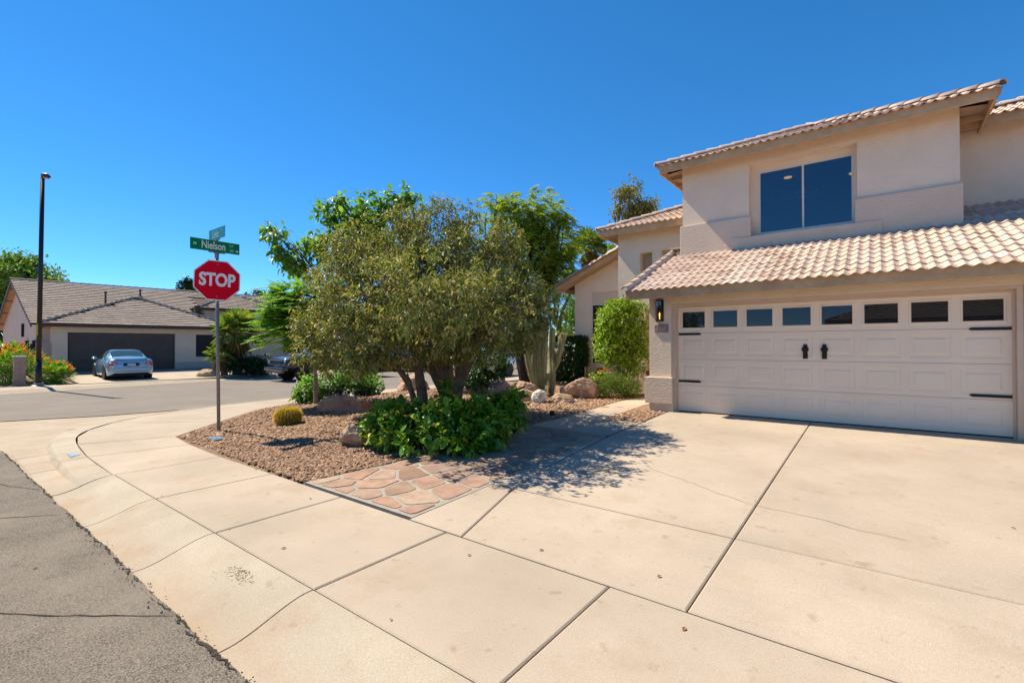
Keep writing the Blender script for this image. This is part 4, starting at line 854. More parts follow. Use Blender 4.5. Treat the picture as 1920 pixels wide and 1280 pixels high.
# ---------------------------------------------------------------- cars
def cat1(rows, n):
    rows = [np.array(r, float) for r in rows]; out = []
    for i in range(len(rows)-1):
        a, b, c, d = rows[max(0, i-1)], rows[i], rows[i+1], rows[min(len(rows)-1, i+2)]
        for k in range(n):
            t = k/n; out.append(.5*((2*b)+(c-a)*t+(2*a-5*b+4*c-d)*t*t+(3*b-a-3*c+d)*t**3))
    return out+[rows[-1]]
COUPE = [ # x, then (y,z) sill, lower, crease, belt, roof edge, roof middle
    (0.00, .62,.33, .70,.45, .72,.66, .68,.86, .42,.90, 0,.92), (.10, .76,.25, .83,.44, .84,.70, .78,.93, .48,.985, 0,1.01), (.45, .84,.21, .875,.45, .885,.73, .81,.955, .54,1.015, 0,1.045),
    (.80, .85,.20, .88,.45, .89,.75, .81,.965, .60,1.06, 0,1.10), (1.45, .86,.20, .885,.45, .89,.75, .80,.965, .585,1.345, 0,1.385), (2.05, .86,.20, .885,.45, .885,.74, .80,.96, .60,1.365, 0,1.415),
    (2.55, .86,.20, .885,.45, .885,.73, .79,.95, .585,1.31, 0,1.36), (3.25, .86,.20, .885,.45, .88,.71, .78,.92, .62,.985, 0,1.00), (3.90, .85,.21, .875,.44, .855,.66, .73,.80, .46,.845, 0,.87),
    (4.30, .76,.24, .80,.40, .77,.58, .62,.69, .38,.72, 0,.74), (4.42, .62,.30, .66,.40, .62,.54, .50,.62, .30,.645, 0,.66)]
def scaled(base, sx, sy, sz, lift=0): return [tuple([r[0]*sx]+[q*sy if i % 2 == 0 else q*sz+lift for i, q in enumerate(r[1:])]) for r in base]
PICK = [(0.00, .80,.62, .90,.72, .93,.95, .92,1.12, .90,1.16, 0,1.16), (.12, .86,.55, .95,.70, .97,.95, .96,1.14, .94,1.18, 0,1.18), (1.9, .88,.50, .96,.70, .98,.95, .97,1.15, .95,1.19, 0,1.19), (2.05, .88,.50, .96,.70, .98,.98, .95,1.20, .78,1.72, 0,1.76), (2.5, .88,.5, .96,.7, .98,.98, .95,1.22, .76,1.84, 0,1.90),
        (3.5, .88,.5, .96,.7, .98,.98, .95,1.22, .76,1.83, 0,1.89), (4.3, .88,.5, .96,.7, .98,.97, .94,1.20, .84,1.26, 0,1.28), (5.3, .88,.52, .96,.70, .97,.95, .90,1.16, .66,1.20, 0,1.23), (5.62, .86,.56, .95,.70, .95,.92, .86,1.10, .60,1.14, 0,1.16), (5.74, .80,.60, .90,.70, .90,.88, .80,1.03, .55,1.06, 0,1.08)]
def car(name, label, base, paintm, loc, ang, cab, wheels, wr, rear=True, front=True, group=None, truck=False, cat='car'):
    T = thing(name, label, cat, loc, group); T.rotation_euler = (0, 0, ang)
    def put(mb, nm, m, par=None, smooth=False, bevel=0):
        o = mb.build(nm, m, None, smooth, bevel); o.parent = par or T; return o
    st = cat1(base, 4); rows = []
    for r in st:
        pts = [(r[1+2*i], r[2+2*i]) for i in range(6)]; q = cat1(pts, 3); rows.append((r[0], q))
    np1 = len(rows[0][1]); body, sgl, sgr, wsf, wsr = MB(), MB(), MB(), MB(), MB()
    c0, c1, c2, c3 = cab          # rear glass foot, roof rear, roof front, windscreen foot
    for i in range(len(rows)-1):
        xa, A = rows[i]; xb, B = rows[i+1]; xm = (xa+xb)/2
        for k in range(np1-1):
            for s in (1, -1):
                f = [(xa, s*A[k][0], A[k][1]), (xb, s*B[k][0], B[k][1]), (xb, s*B[k+1][0], B[k+1][1]), (xa, s*A[k+1][0], A[k+1][1])]
                if s < 0: f = f[::-1]
                side = 9 <= k < 12 and c0+.45 < xm < c3-.32 and not (abs(xm-(c1+c2)/2+.12) < .07)
                scr = k >= 12 and (c0+.06 < xm < c1-.02 or c2+.02 < xm < c3-.06)
                ((sgl if s > 0 else sgr) if side else (wsr if xm < (c1+c2)/2 else wsf) if scr else body).add(f, [(0, 1, 2, 3)])
    for i, sgn in ((0, -1), (len(rows)-1, 1)):
        x_, A = rows[i]; ring_ = [(x_, y, z) for y, z in A]+[(x_, -y, z) for y, z in A[::-1][1:]]; body.add(ring_, [tuple(range(len(ring_)))])
    def weld(o):
        bm = bmesh.new(); bm.from_mesh(o.data); bmesh.ops.remove_doubles(bm, verts=bm.verts, dist=.0008); bmesh.ops.recalc_face_normals(bm, faces=bm.faces); bm.to_mesh(o.data); bm.free(); return o
    bo = weld(put(body, 'body', paintm, smooth=True)); [weld(put(q, nm_, M['car_glass'], smooth=True)) for q, nm_ in ((sgl, 'side_window'), (sgr, 'side_window'), (wsr, 'rear_window'), (wsf, 'windscreen'))]
    L = base[-1][0]; hw = max(r[5] for r in base)
    put(MB().box(.3, L-.3, -hw+.18, hw-.18, base[3][2]-.02, base[3][2]+.12), 'underbody', M['black_trim'])
    for x_ in wheels:
        for s in (1, -1):
            yo = s*(hw+.005); a = MB(); a.lathe((x_, yo, wr+.02), [(wr+.06, -.18*s), (wr+.06, .004*s)], 28, 'y'); put(a, 'wheel_arch', M['black_trim'])
            wb = MB(); wb.lathe((x_, s*(hw-.135), wr), [(wr*.7, -.10*s), (wr*.97, -.09*s), (wr, -.05*s), (wr, .09*s), (wr*.95, .118*s), (wr*.70, .122*s)], 28, 'y'); wo = put(wb, 'wheel', M['tyre'], smooth=False)
            rb = MB(); rb.lathe((x_, s*(hw-.135), wr), [(wr*.68, .08*s), (wr*.68, .121*s), (wr*.60, .121*s), (wr*.56, .10*s), (wr*.16, .115*s), (wr*.10, .125*s)], 20, 'y')
            ro = rb.build('rim', M['rim'] if not truck else M['black_trim'], None); ro.parent = wo
            for q in range(5):
                aa = q*1.2566; d_ = MB(); d_.lathe((x_+wr*.38*math.cos(aa), s*(hw-.135)+.1085*s, wr+wr*.38*math.sin(aa)), [(wr*.12, -.002*s), (wr*.12, .006*s)], 8, 'y')
                do = d_.build('rim_hole', M['black_trim'], None); do.parent = wo
    xm_ = c3-.45; zb = base[6][8]
    for s in (1, -1):
        mm = MB(); mm.lathe((0, 0, 0), [(.02, -.07), (.07, -.06), (.085, 0), (.07, .05), (.02, .06)], 12, 'x'); o = put(mm, 'door_mirror', paintm, smooth=True); o.data.transform(Matrix.Translation((xm_, s*(hw+.07), zb+.06)) @ Matrix.Diagonal((1, 1.3, .9, 1)))
        put(MB().box(2.1 if not truck else 3.0, 2.3 if not truck else 3.2, s*(hw+.0)-.012, s*(hw+.0)+.012, zb-.17, zb-.14), 'door_handle', M['chrome'])
    return T, put, L, hw
blue = paint('car_blue', (.22, .40, .54))
T, put, L, hw = car('coupe', 'light blue two door coupe parked on the driveway across the street', COUPE, blue, (-27.75, 6.85, .03), math.pi-math.radians(6)+math.radians(2), (.80, 1.45, 2.5, 3.3), (.86, 3.55), .325)
for s in (1, -1):
    lm = MB(); lm.prism([(.055, s*.50, .80), (.02, s*.70, .84), (.08, s*.80, .83), (.10, s*.835, .70), (.03, s*.74, .68), (.03, s*.55, .71)], (-.035, 0, 0)); lo = put(lm, 'tail_light', M['red_lens'], bevel=.012); lo.location.x = -.03
    put(MB().box(-.006, .03, s*.62-.045, s*.62+.045, .735, .775), 'reverse_light', M['clear_lens'], lo)
    lm = MB(); lm.prism([(4.18, s*.62, .60), (4.1, s*.78, .66), (3.95, s*.82, .66), (4.05, s*.80, .57)], (.03, 0, .02)); put(lm, 'headlight', M['clear_lens'])
put(MB().box(-.03, .05, -.64, .64, .40, .60), 'rear_bumper', blue, bevel=.03)
pr = put(MB().box(-.012, .02, -.30, .30, .655, .80), 'plate_recess', M['black_trim'], bevel=.01); put(MB().box(-.018, -.010, -.155, .155, .67, .775), 'number_plate', M['plate'], pr)
put(MB().box(.02, .10, -.60, .60, .975, .995), 'boot_lip', blue, bevel=.008)
dark = paint('truck_black', (.018, .024, .034))
T, put, L, hw = car('pickup_truck', 'black pickup truck parked at the far kerb, half hidden behind the trees', PICK, dark, (-23.0, 17.1, -.115), -math.pi/2-.03, (1.95, 2.3, 3.5, 4.35), (1.05, 4.75), .42, truck=True, cat='pickup truck')
g = MB(); g.box(5.66, 5.755, -.62, .62, .78, 1.06); go = put(g, 'grille', M['black_trim'], bevel=.01)
for z_ in (.80, .90, 1.0): put(MB().box(5.74, 5.785, -.66, .66, z_, z_+.035), 'grille_bar', M['chrome'] if z_ != .9 else dark, go, bevel=.008)
put(MB().box(5.60, 5.90, -.96, .96, .50, .70), 'front_bumper', dark, bevel=.04); put(MB().box(5.70, 5.87, -.80, .80, .42, .50), 'skid_plate', M['galv'], bevel=.02)
for s in (1, -1): put(MB().box(5.60, 5.74, s*.77-.13, s*.77+.13, .86, 1.03), 'headlight', M['clear_lens'], bevel=.02)
red = paint('car_red', (.50, .012, .025))
HB = scaled(COUPE, .98, 1.0, 1.06, .02)
pp = at(797, 691, 34)
T, put, L, hw = car('parked_car', 'bright red car seen beneath the olive brown tree across the street', HB, red, (pp.x-.6, pp.y+1.2, -.11), math.radians(-72), (.80, 1.45, 2.5, 3.3), (.86, 3.55), .33, group='cars parked along the far kerb')
for s in (1, -1): put(MB().box(-.02, .05, s*.62-.13, s*.62+.13, .76, .90), 'tail_light', M['red_lens'], bevel=.02)
put(MB().box(-.02, .02, -.17, .17, .58, .68), 'number_plate', M['plate'], bevel=.004)
silver = paint('car_silver', (.55, .58, .60))
pp = at(975, 703, 27.5)
T, put, L, hw = car('parked_car', 'silver white car glimpsed left of the dark tree trunk', HB, silver, (pp.x-1.2, pp.y+.2, -.11), math.radians(-88), (.80, 1.45, 2.5, 3.3), (.86, 3.55), .33, group='cars parked along the far kerb')
for s in (1, -1): put(MB().box(4.2, 4.36, s*.62-.13, s*.62+.13, .60, .70), 'headlight', M['clear_lens'], bevel=.03)
put(MB().box(4.36, 4.42, -.4, .4, .42, .55), 'grille', M['black_trim'], bevel=.01)
navy = paint('car_deep_blue', (.02, .10, .32))
pp = at(945, 692, 36)
T, put, L, hw = car('parked_car', 'deep blue car behind the silver white one', scaled(COUPE, 1.0, 1.03, 1.25, .05), navy, (pp.x-1, pp.y+1.5, -.1), math.radians(-80), (.80, 1.45, 2.5, 3.3), (.86, 3.55), .36, group='cars parked along the far kerb')
grey = paint('car_dark_grey', (.03, .03, .032))
pp = at(735, 694, 33)
T, put, L, hw = car('parked_car', 'dark grey car with silver wheels left of the red car beneath the tree', scaled(COUPE, 1.02, 1.03, 1.2, .05), grey, (pp.x-2.2, pp.y+1.8, -.1), math.radians(-62), (.80, 1.45, 2.5, 3.3), (.86, 3.55), .35, group='cars parked along the far kerb')
# ---------------------------------------------------------------- boulders
def boulder(name, label, mt, c, dims, seed, rot=0., chop=7, group=None):
    bm = bmesh.new(); bmesh.ops.create_icosphere(bm, subdivisions=5, radius=1); r = random.Random(seed); pl_ = []
    for _ in range(chop):
        d = Vector((r.gauss(0, 1), r.gauss(0, 1), r.gauss(0, .8))).normalized(); pl_.append((d, r.uniform(.58, .86)))
    for vtx in bm.verts:
        p = vtx.co.copy()
        for d, h in pl_:
            k = p.dot(d)-h
            if k > 0: p -= d*k*.92
        q = p*1.7+Vector((seed*3.1, seed*1.7, 0)); p += p.normalized()*(.10*mnoise.fractal(q, 1, 2, 5)+.045*mnoise.noise(q*4)+.02*mnoise.noise(q*9))
        vtx.co = p
    ca, sa = math.cos(rot), math.sin(rot)
    for vtx in bm.verts:
        x, y, z = vtx.co.x*dims[0], vtx.co.y*dims[1], vtx.co.z*dims[2]; vtx.co = Vector((c[0]+x*ca-y*sa, c[1]+x*sa+y*ca, c[2]+z))
    me = bpy.data.meshes.new(name); bm.to_mesh(me); bm.free(); me.materials.append(mt); me.polygons.foreach_set('use_smooth', [True]*len(me.polygons))
    o = bpy.data.objects.new(name, me); COL.objects.link(o); return tag(o, label, 'rock', group)
def onbed(x, y, d): return (x, y, gb(x, y)+d)
boulder('boulder', 'brown craggy boulder behind the golden barrel cactus', M['rock_brown'], onbed(-9.35, 6.15, .10), (.66, .34, .30), 3, .5)
boulder('boulder', 'tan pointed boulder at the left edge of the glossy green shrub', M['rock_tan'], onbed(-6.5, 4.55, .10), (.33, .26, .27), 8, .9)
boulder('boulder', 'pink boulder with a pale top standing at the street edge behind the olive brown trunks', M['rock_pink'], onbed(-12.2, 10.6, .25), (.62, .5, .50), 5, .4)
boulder('boulder', 'upright brown boulder behind the forked trunk of the olive brown tree', M['rock_tan'], onbed(-10.2, 10.9, .35), (.45, .4, .62), 12, .2)
boulder('boulder', 'large pinkish boulder with a slanted left face beside the rosemary bush', M['rock_pink'], onbed(-6.15, 10.9, .20), (.48, .34, .38), 21, .55)
boulder('boulder', 'rough orange pink boulder at the foot of the columnar cactus', M['rock_pink'], onbed(-7.35, 10.2, .15), (.32, .28, .34), 31, .3)
boulder('boulder', 'white granite boulder with a rounded top, left of the tan flat one', M['rock_white'], onbed(-6.45, 9.5, .13), (.19, .17, .19), 41, .3, 3)
boulder('boulder', 'flat tan boulder right of the white granite one', M['rock_tan'], onbed(-6.0, 9.8, .06), (.30, .24, .17), 44, .6, 5)
boulder('boulder', 'low tan boulder between the columnar cactus and the glossy shrub', M['rock_tan'], onbed(-7.0, 9.6, .06), (.34, .28, .22), 47, .2, 5)
boulder('boulder', 'grey boulder behind the glossy green shrub below the dark bush', M['rock_grey'], onbed(-8.3, 10.2, .12), (.46, .36, .30), 51, .2, 5)
boulder('boulder', 'pale purple grey boulder among the trunks of the olive brown tree', M['rock_grey'], onbed(-8.9, 9.9, .10), (.40, .32, .28), 53, .9, 5)
for i, (x, y, s) in enumerate(((-8.0, 11.0, .17), (-7.75, 10.7, .13), (-8.25, 11.5, .19), (-7.55, 11.2, .15), (-7.95, 10.55, .11), (-8.6, 11.4, .2))):
    boulder('river_rock', 'rounded grey river rock in the heap beside the dark trunk', M['rock_grey'], onbed(x, y, s*.45), (s*1.15, s, s*.8), 60+i, i, 2, group='grey river rocks heaped near the columnar cactus')
for i, (x, y, s) in enumerate(((-6.25, 10.3, .07), (-5.75, 9.95, .08), (-6.4, 9.15, .06), (-6.55, 8.4, .09), (-9.6, 8.2, .10), (-8.1, 8.6, .08))):
    boulder('small_stone', 'fist sized pale stone lying loose on the gravel bed', M['rock_white'], onbed(x, y, s*.3), (s*1.3, s, s*.7), 80+i, i, 3, group='loose pale stones on the gravel')
boulder('boulder', 'low rounded boulder at the foot of the fan palm across the street', M['rock_tan'], (-27.8, 10.1, .1), (.55, .5, .35), 91, .2, 5)
# ---------------------------------------------------------------- plant kit
def leaves(name, C, D, Nn, Ln, Wn, m, parent=None, fold=.25, rnd_=False):
    C, D, Nn = (np.asarray(a, float) for a in (C, D, Nn)); D = D/np.linalg.norm(D, axis=1, keepdims=True); Nn = Nn-D*(Nn*D).sum(1, keepdims=True); Nn /= np.linalg.norm(Nn, axis=1, keepdims=True)+1e-9
    Sd = np.cross(D, Nn); n = len(C); Ln = np.broadcast_to(np.asarray(Ln, float), (n,))[:, None]; Wn = np.broadcast_to(np.asarray(Wn, float), (n,))[:, None]
    if rnd_:                                         # broad rounded blades
        P_ = lambda l, w, f: C+D*Ln*l+Sd*Wn*w+Nn*Wn*f
        V = np.stack([P_(0, 0, 0), P_(.28, -.44, fold), P_(.68, -.40, fold*.8), P_(1, 0, -.12), P_(.68, .40, fold*.8), P_(.28, .44, fold), P_(.45, 0, 0)], 1).reshape(-1, 3)
        b = np.arange(n)[:, None]*7; F = np.concatenate([b+np.array([[q]]).reshape(1, 3) for q in ((6, 1, 0), (6, 2, 1), (6, 3, 2), (6, 4, 3), (6, 5, 4), (6, 0, 5))], 1).reshape(-1, 3)
        return np_obj(name, V, F, m, parent)
    mid = C+D*Ln*.45+Nn*Wn*fold
    V = np.stack([C, mid-Sd*Wn*.5, C+D*Ln-Nn*Ln*.08, mid+Sd*Wn*.5], 1).reshape(-1, 3)
    b = np.arange(n)[:, None]*4; F = np.concatenate([b+np.array([[0, 2, 1]]), b+np.array([[0, 3, 2]])], 1).reshape(-1, 3)
    return np_obj(name, V, F, m, parent)
def rnd(n): v = RNG.normal(size=(n, 3)); return v/np.linalg.norm(v, axis=1, keepdims=True)
AX = np.array([[HR.x, HR.y, 0], [HF.x, HF.y, 0], [0, 0, 1]])
def tips(blobs, n, shell=2.2, gap=.0, gs=2.2):
    """points spread through a crown's volume, denser towards its outside, with holes"""
    B = [(np.array(c), np.array(r)) for c, r in blobs]; wgt = np.array([r[0]*r[1]*r[2] for _, r in B])**.67; wgt /= wgt.sum(); P = []; O = []
    for (c, r), k in zip(B, RNG.multinomial(int(n*1.0), wgt)):
        d = rnd(k); rad = RNG.random(k)**(1/shell); p = (d*rad[:, None]*r) @ AX+c; P.append(p); O.append((d/r) @ AX)
    P = np.concatenate(P); O = np.concatenate(O); O /= np.linalg.norm(O, axis=1, keepdims=True)
    if gap:
        keep = np.array([mnoise.noise((p[0]*gs, p[1]*gs, p[2]*gs)) for p in P]) > (gap-1)*.5; P, O = P[keep], O[keep]
    return P, O
def limbs(name, base, blobs, r0, m, parent, subs=3, fork=.35, kids=True, bend=.12):
    t = MB(); base = [Vector(b) for b in base]; rr = random.Random(len(blobs)*7+int(r0*1000))
    for k, (c, r) in enumerate(blobs):
        c = Vector(c); b = min(base, key=lambda q: (Vector((q.x, q.y, 0))-Vector((c.x, c.y, 0))).length+rr.uniform(0, .3)); L = (c-b).length
        mid = b+(c-b)*.35+Vector((0, 0, L*.10))+Vector((rr.uniform(-1, 1), rr.uniform(-1, 1), 0))*L*bend*.5; m2 = b+(c-b)*.7+Vector((rr.uniform(-1, 1), rr.uniform(-1, 1), rr.uniform(-.4, .6)))*L*bend*.5
        path = cat1([tuple(b-Vector((0, 0, .15))), tuple(mid), tuple(m2), tuple(c)], 5); n = len(path); t.tube(path, [r0*(1-.78*i/(n-1)) for i in range(n)], 8)
        for _ in range(subs):
            i = rr.randint(n//2, n-1); s = Vector(path[i]); d = Vector((rr.gauss(0, 1), rr.gauss(0, 1), rr.gauss(.3, .8))).normalized(); ee = c+Vector((AX.T @ (np.array(d)*np.array(r)*.85)))
            md = (s+ee)/2+Vector((rr.uniform(-1, 1), rr.uniform(-1, 1), rr.uniform(-1, 1)))*.08*(ee-s).length; t.tube(cat1([tuple(s), tuple(md), tuple(ee)], 4), [r0*.22*(1-.8*q/8) for q in range(9)], 5)
    return t.build(name, m, parent, smooth=True)
def foliage(name, P, O, per, L, Wd, m, parent, spread=.16, droop=.3, out=.6, fold=.25, jit=.3, rnd_=False):
    n = len(P); k = per; C = np.repeat(P, k, 0); o = np.repeat(O, k, 0); N = n*k
    C = C+rnd(N)*RNG.random((N, 1))*spread
    D = o*out+rnd(N)*.8+np.array([0, 0, -droop]); Nn = rnd(N)*.6+np.array([0, 0, .8])+o*.4
    s = 1+RNG.normal(0, jit, N).clip(-.6, .8)
    return leaves(name, C, D, Nn, L*s, Wd*s, m, parent, fold, rnd_)
def twigs(name, P, O, L, r, m, parent):
    n = len(P); A = P-O*L+rnd(n)*L*.3; s = rnd(n)*r; V = np.stack([A-s, A+s, P+s*.4, P-s*.4], 1).reshape(-1, 3); F = (np.arange(n)[:, None]*4+np.arange(4)[None])
    return np_obj(name, V, F, m, parent)
def blob(px, py, d, rx, ry, rd=None):
    return (tuple(at(px, py, d)), (rx*d/FPX, (rd if rd else rx*d/FPX), ry*d/FPX))
# ---------------------------------------------------------------- the olive brown tree in front
d0 = 8.75; TB = Vector((-6.55, 6.15, gb(-6.55, 6.15)))
OT = thing('olive_brown_tree', 'large spreading olive brown tree with drooping leaves and several forked trunks', 'tree', TB)
OB = [blob(800, 470, 8.9, 105, 85, 1.2), blob(700, 520, 8.8, 110, 90, 1.2), blob(905, 500, 8.8, 95, 90, 1.2), blob(640, 590, 8.5, 80, 85, 1.0), blob(960, 580, 8.5, 78, 95, 1.1), blob(800, 580, 8.0, 150, 90, 1.2),
      blob(715, 630, 8.0, 115, 59, 1.0), blob(890, 636, 8.2, 120, 48, 1.0), blob(600, 650, 8.6, 48, 50, .7), blob(1000, 580, 8.8, 46, 62, .8), blob(680, 470, 9.2, 75, 60, 1.0), blob(850, 420, 9.0, 70, 48, .8), blob(570, 610, 8.8, 22, 40, .4),
      blob(660, 670, 8.2, 70, 40, .7), blob(800, 668, 9.3, 120, 26, .8), blob(935, 455, 9.0, 45, 52, .6), blob(760, 425, 9.1, 45, 45, .6), blob(720, 540, 9.6, 150, 100, 1.2), blob(880, 560, 9.7, 150, 110, 1.2),
      blob(800, 550, 6.9, 150, 90, 1.0), blob(890, 585, 7.2, 110, 78, .8), blob(800, 500, 10.6, 170, 80, 1.1), blob(800, 585, 10.5, 190, 70, 1.0), blob(800, 590, 6.5, 100, 50, .5)]
bases = [TB, TB+HR*.28+HF*.25, TB+HR*.62+HF*.1, TB-HR*.12+HF*.2]
bases = [b+Vector((0, 0, .0)) for b in bases]
tr = MB()
def trunk(b, pts, r):
    path = cat1([tuple(b-Vector((0, 0, .2)))]+[tuple(p) for p in pts], 5); n = len(path); tr.tube(path, [r*(1.25 if i == 0 else 1)*(1-.45*i/(n-1)) for i in range(n)], 10)
A_ = lambda px, py, d: at(px, py, d)
trunk(A_(790, 770, 9.0), [A_(792, 745, 9.0), A_(786, 700, 8.95), A_(784, 650, 8.9), A_(765, 590, 8.8)], .115)
trunk(A_(785, 765, 9.0), [A_(772, 735, 8.95), A_(756, 705, 8.9), A_(735, 680, 8.8), A_(690, 640, 8.6)], .062)
trunk(A_(776, 742, 8.95), [A_(768, 715, 8.9), A_(757, 700, 8.9), A_(740, 670, 9)], .04)
trunk(A_(840, 765, 9.3), [A_(828, 735, 9.25), A_(812, 700, 9.2), A_(815, 670, 9.2), A_(830, 600, 9.2)], .075)
trunk(A_(835, 765, 9.25), [A_(840, 720, 9.2), A_(836, 690, 9.2), A_(842, 660, 9.2), A_(870, 580, 9)], .085)
trunk(A_(838, 700, 9.2), [A_(818, 676, 9.1), A_(800, 660, 9.0), A_(780, 610, 8.9)], .055)
trunk(A_(850, 770, 9.2), [A_(858, 730, 9.15), A_(872, 690, 9.05), A_(888, 660, 8.95), A_(915, 590, 8.8)], .13)
trunk(A_(868, 705, 9.1), [A_(858, 680, 9.1), A_(862, 650, 9.1), A_(850, 580, 9.2)], .08)
tr.build('trunk', M['bark'], OT, smooth=True)
limbs('limbs', [A_(770, 620, 8.9), A_(830, 610, 9.1), A_(880, 630, 9.0), A_(700, 645, 8.7)], OB, .05, M['twig'], OT, subs=5)
P, O = tips(OB, 9800, 2.3, .66, 2.6)
kp = np.array([mnoise.noise((p[0]*1.25+3, p[1]*1.25, p[2]*1.5)) for p in P]) > -.36; P, O = P[kp], O[kp]
foliage('crown', P, O, 13, .080, .027, M['olive_leaf'], OT, .13, .55, .4)
twigs('twigs', P, O, .30, .0045, M['twig'], OT)
# ---------------------------------------------------------------- trees behind it
TT = at(862, 742, 12.0); TT.z = gb(TT.x, TT.y)
BT = thing('broadleaf_tree', 'bright green broad leaved tree rising above the left of the olive brown crown', 'tree', TT)
BB = [blob(650, 455, 11.2, 80, 40, .8), blob(560, 470, 11.0, 55, 30, .6), blob(520, 440, 11.0, 28, 14, .35), blob(620, 405, 11.3, 30, 24, .45), blob(680, 400, 11.3, 45, 40, .6), blob(735, 385, 11.4, 30, 28, .45), blob(770, 375, 11.4, 24, 22, .4), blob(560, 495, 11.0, 45, 18, .5), blob(640, 380, 11.3, 20, 8, .3), blob(700, 440, 11.5, 80, 50, .8)]
limbs('trunk', [TT], BB, .07, M['bark'], BT, 4)
P, O = tips(BB, 620, 1.9, .45, 2.2); foliage('crown', P, O, 9, .125, .075, M['broad_leaf'], BT, .16, .55, .5, .2, .3, True); twigs('twigs', P, O, .3, .005, M['bark'], BT)
def fronds(name, P, Dr, L, nl, ll, lw, m, parent, droop=.35):
    """feathery compound leaves: leaflets in two rows along an arching rib"""
    n = len(P); t = np.linspace(.12, 1, nl); C = []; D = []; Nn = []
    Dr = Dr/np.linalg.norm(Dr, axis=1, keepdims=True); side = np.cross(Dr, np.array([0, 0, 1.0])); side /= np.linalg.norm(side, axis=1, keepdims=True)+1e-6; up = np.cross(side, Dr)
    Lr = L*(1+RNG.normal(0, .18, n))[:, None]
    for k in range(nl):
        p = P+Dr*Lr*t[k]+np.array([0, 0, -1.0])*Lr*droop*t[k]**2
        for s in (1, -1): C.append(p); D.append(side*s*1.0+Dr*.45+np.array([0, 0, -.25])+rnd(n)*.12); Nn.append(up+rnd(n)*.2)
    ln = np.concatenate([np.full(n, ll*(1.1-.75*abs(t[k]-.45)*1.4)) for k in range(nl) for _ in (0, 1)])
    return leaves(name, np.concatenate(C), np.concatenate(D), np.concatenate(Nn), ln, lw, m, parent, .12)
FB = at(592, 757, 12.3); FB.z = gb(FB.x, FB.y)
FT = thing('ferny_tree', 'bright green feathery young tree with a thin straight trunk behind the brown boulder', 'tree', FB)
FBL = [blob(560, 590, 12.0, 62, 62, .9), blob(540, 560, 12.0, 45, 40, .7), blob(565, 625, 11.8, 55, 36, .8), blob(512, 610, 11.9, 30, 44, .6), blob(600, 560, 12.3, 50, 50, .8)]
t = MB(); t.tube(cat1([tuple(FB-Vector((0, 0, .2))), tuple(at(592, 720, 12.3)), tuple(at(588, 660, 12.2)), tuple(at(575, 590, 12.1))], 4), [.062]*5+[.05]*4+[.035]*4, 8); t.build('trunk', M['bark_pale'], FT, smooth=True)
limbs('limbs', [at(586, 650, 12.2)], FBL, .03, M['bark_pale'], FT, 3)
P, O = tips(FBL, 1000, 1.8); O2 = O*[1, 1, .12]-np.array([[HR.x, HR.y, 0]])*.45+rnd(len(P))*.22+[0, 0, .06]; fronds('crown', P-O2*.25, O2, .50, 17, .11, .030, M['fern_leaf'], FT, .16)
def fine_tree(name, label, base, blobs, r0, m, n, barkm, L=.42, nl=11, ll=.12, lw=.04, droop=.4, subs=3):
    T = thing(name, label, 'tree', base); limbs('trunk', [base], blobs, r0, barkm, T, subs)
    P, O = tips(blobs, n, 1.9, .4, .9); fronds('crown', P, O*[.6, .6, .2]+rnd(len(P))*[.9, .9, .4], L, nl, ll, lw, m, T, droop); return T
b_ = at(986, 719, 18.3); b_.z = gb(b_.x, b_.y)
fine_tree('fine_leaved_tree', 'tall fine leaved tree with a thick dark trunk rising behind the olive brown crown', b_,
          [blob(950, 420, 18.2, 55, 45, 1.2), blob(1000, 400, 18.5, 60, 45, 1.3), blob(930, 390, 18, 30, 28, .7), blob(1030, 450, 18.6, 60, 50, 1.3), blob(980, 480, 18.3, 90, 60, 1.6), blob(1036, 420, 18.8, 32, 32, .8), blob(1040, 500, 18.5, 42, 50, 1.0), blob(960, 550, 18.3, 80, 60, 1.4), blob(1052, 412, 19, 14, 12, .4)], .21, M['fine_leaf'], 3400, M['bark_dark'], .42, 11, .12, .045, .45)
b_ = at(1053, 690, 20.5); b_.z = .2
fine_tree('slender_tree', 'slender tree with a thin brown trunk between the dark trunk tree and the gabled wing', b_,
          [blob(1052, 520, 20.5, 26, 40, .8), blob(1048, 570, 20.5, 24, 36, .7), blob(1066, 470, 20.6, 22, 45, .8), blob(1058, 620, 20.4, 18, 26, .6)], .10, M['fine_leaf'], 520, M['bark_pale'], .42, 10, .12, .045, .5, 4)
def leafy(name, label, base, blobs, r0, m, n, per, L, Wd, barkm=M['bark'], spread=.5, cat='tree', gap=.4, gs=.8, droop=.3, group=None, subs=3):
    T = thing(name, label, cat, base, group); limbs('trunk' if cat == 'tree' else 'stem', [Vector(base)], blobs, r0, barkm, T, subs)
    P, O = tips(blobs, n, 2.0, gap, gs); foliage('crown' if cat == 'tree' else 'foliage', P, O, per, L, Wd, m, T, spread, droop); return T
def gnd(v, z=0): return Vector((v.x, v.y, z))
leafy('garden_tree', 'small bright green tree beyond the slender trunk, left of the gabled wing', gnd(at(1072, 660, 27), .1), [blob(1072, 590, 27, 14, 30, .8), blob(1060, 630, 27, 14, 18, .7), blob(1075, 560, 27, 9, 12, .5)], .07, M['lime_leaf'], 260, 9, .16, .08)
leafy('background_tree', 'sparse olive green tree with bare twig tips rising behind the entry tower roof', gnd(at(1188, 640, 27)), [blob(1190, 385, 27, 34, 30, .9), blob(1180, 350, 27, 18, 18, .6), blob(1215, 390, 27, 26, 18, .8), blob(1165, 365, 27, 16, 16, .6), blob(1155, 395, 27, 14, 14, .5), blob(1200, 420, 27, 40, 25, .9)], .16, M['dry_leaf'], 520, 10, .17, .07, M['bark'], .30, gap=.55, gs=1.3, droop=.6, subs=6)
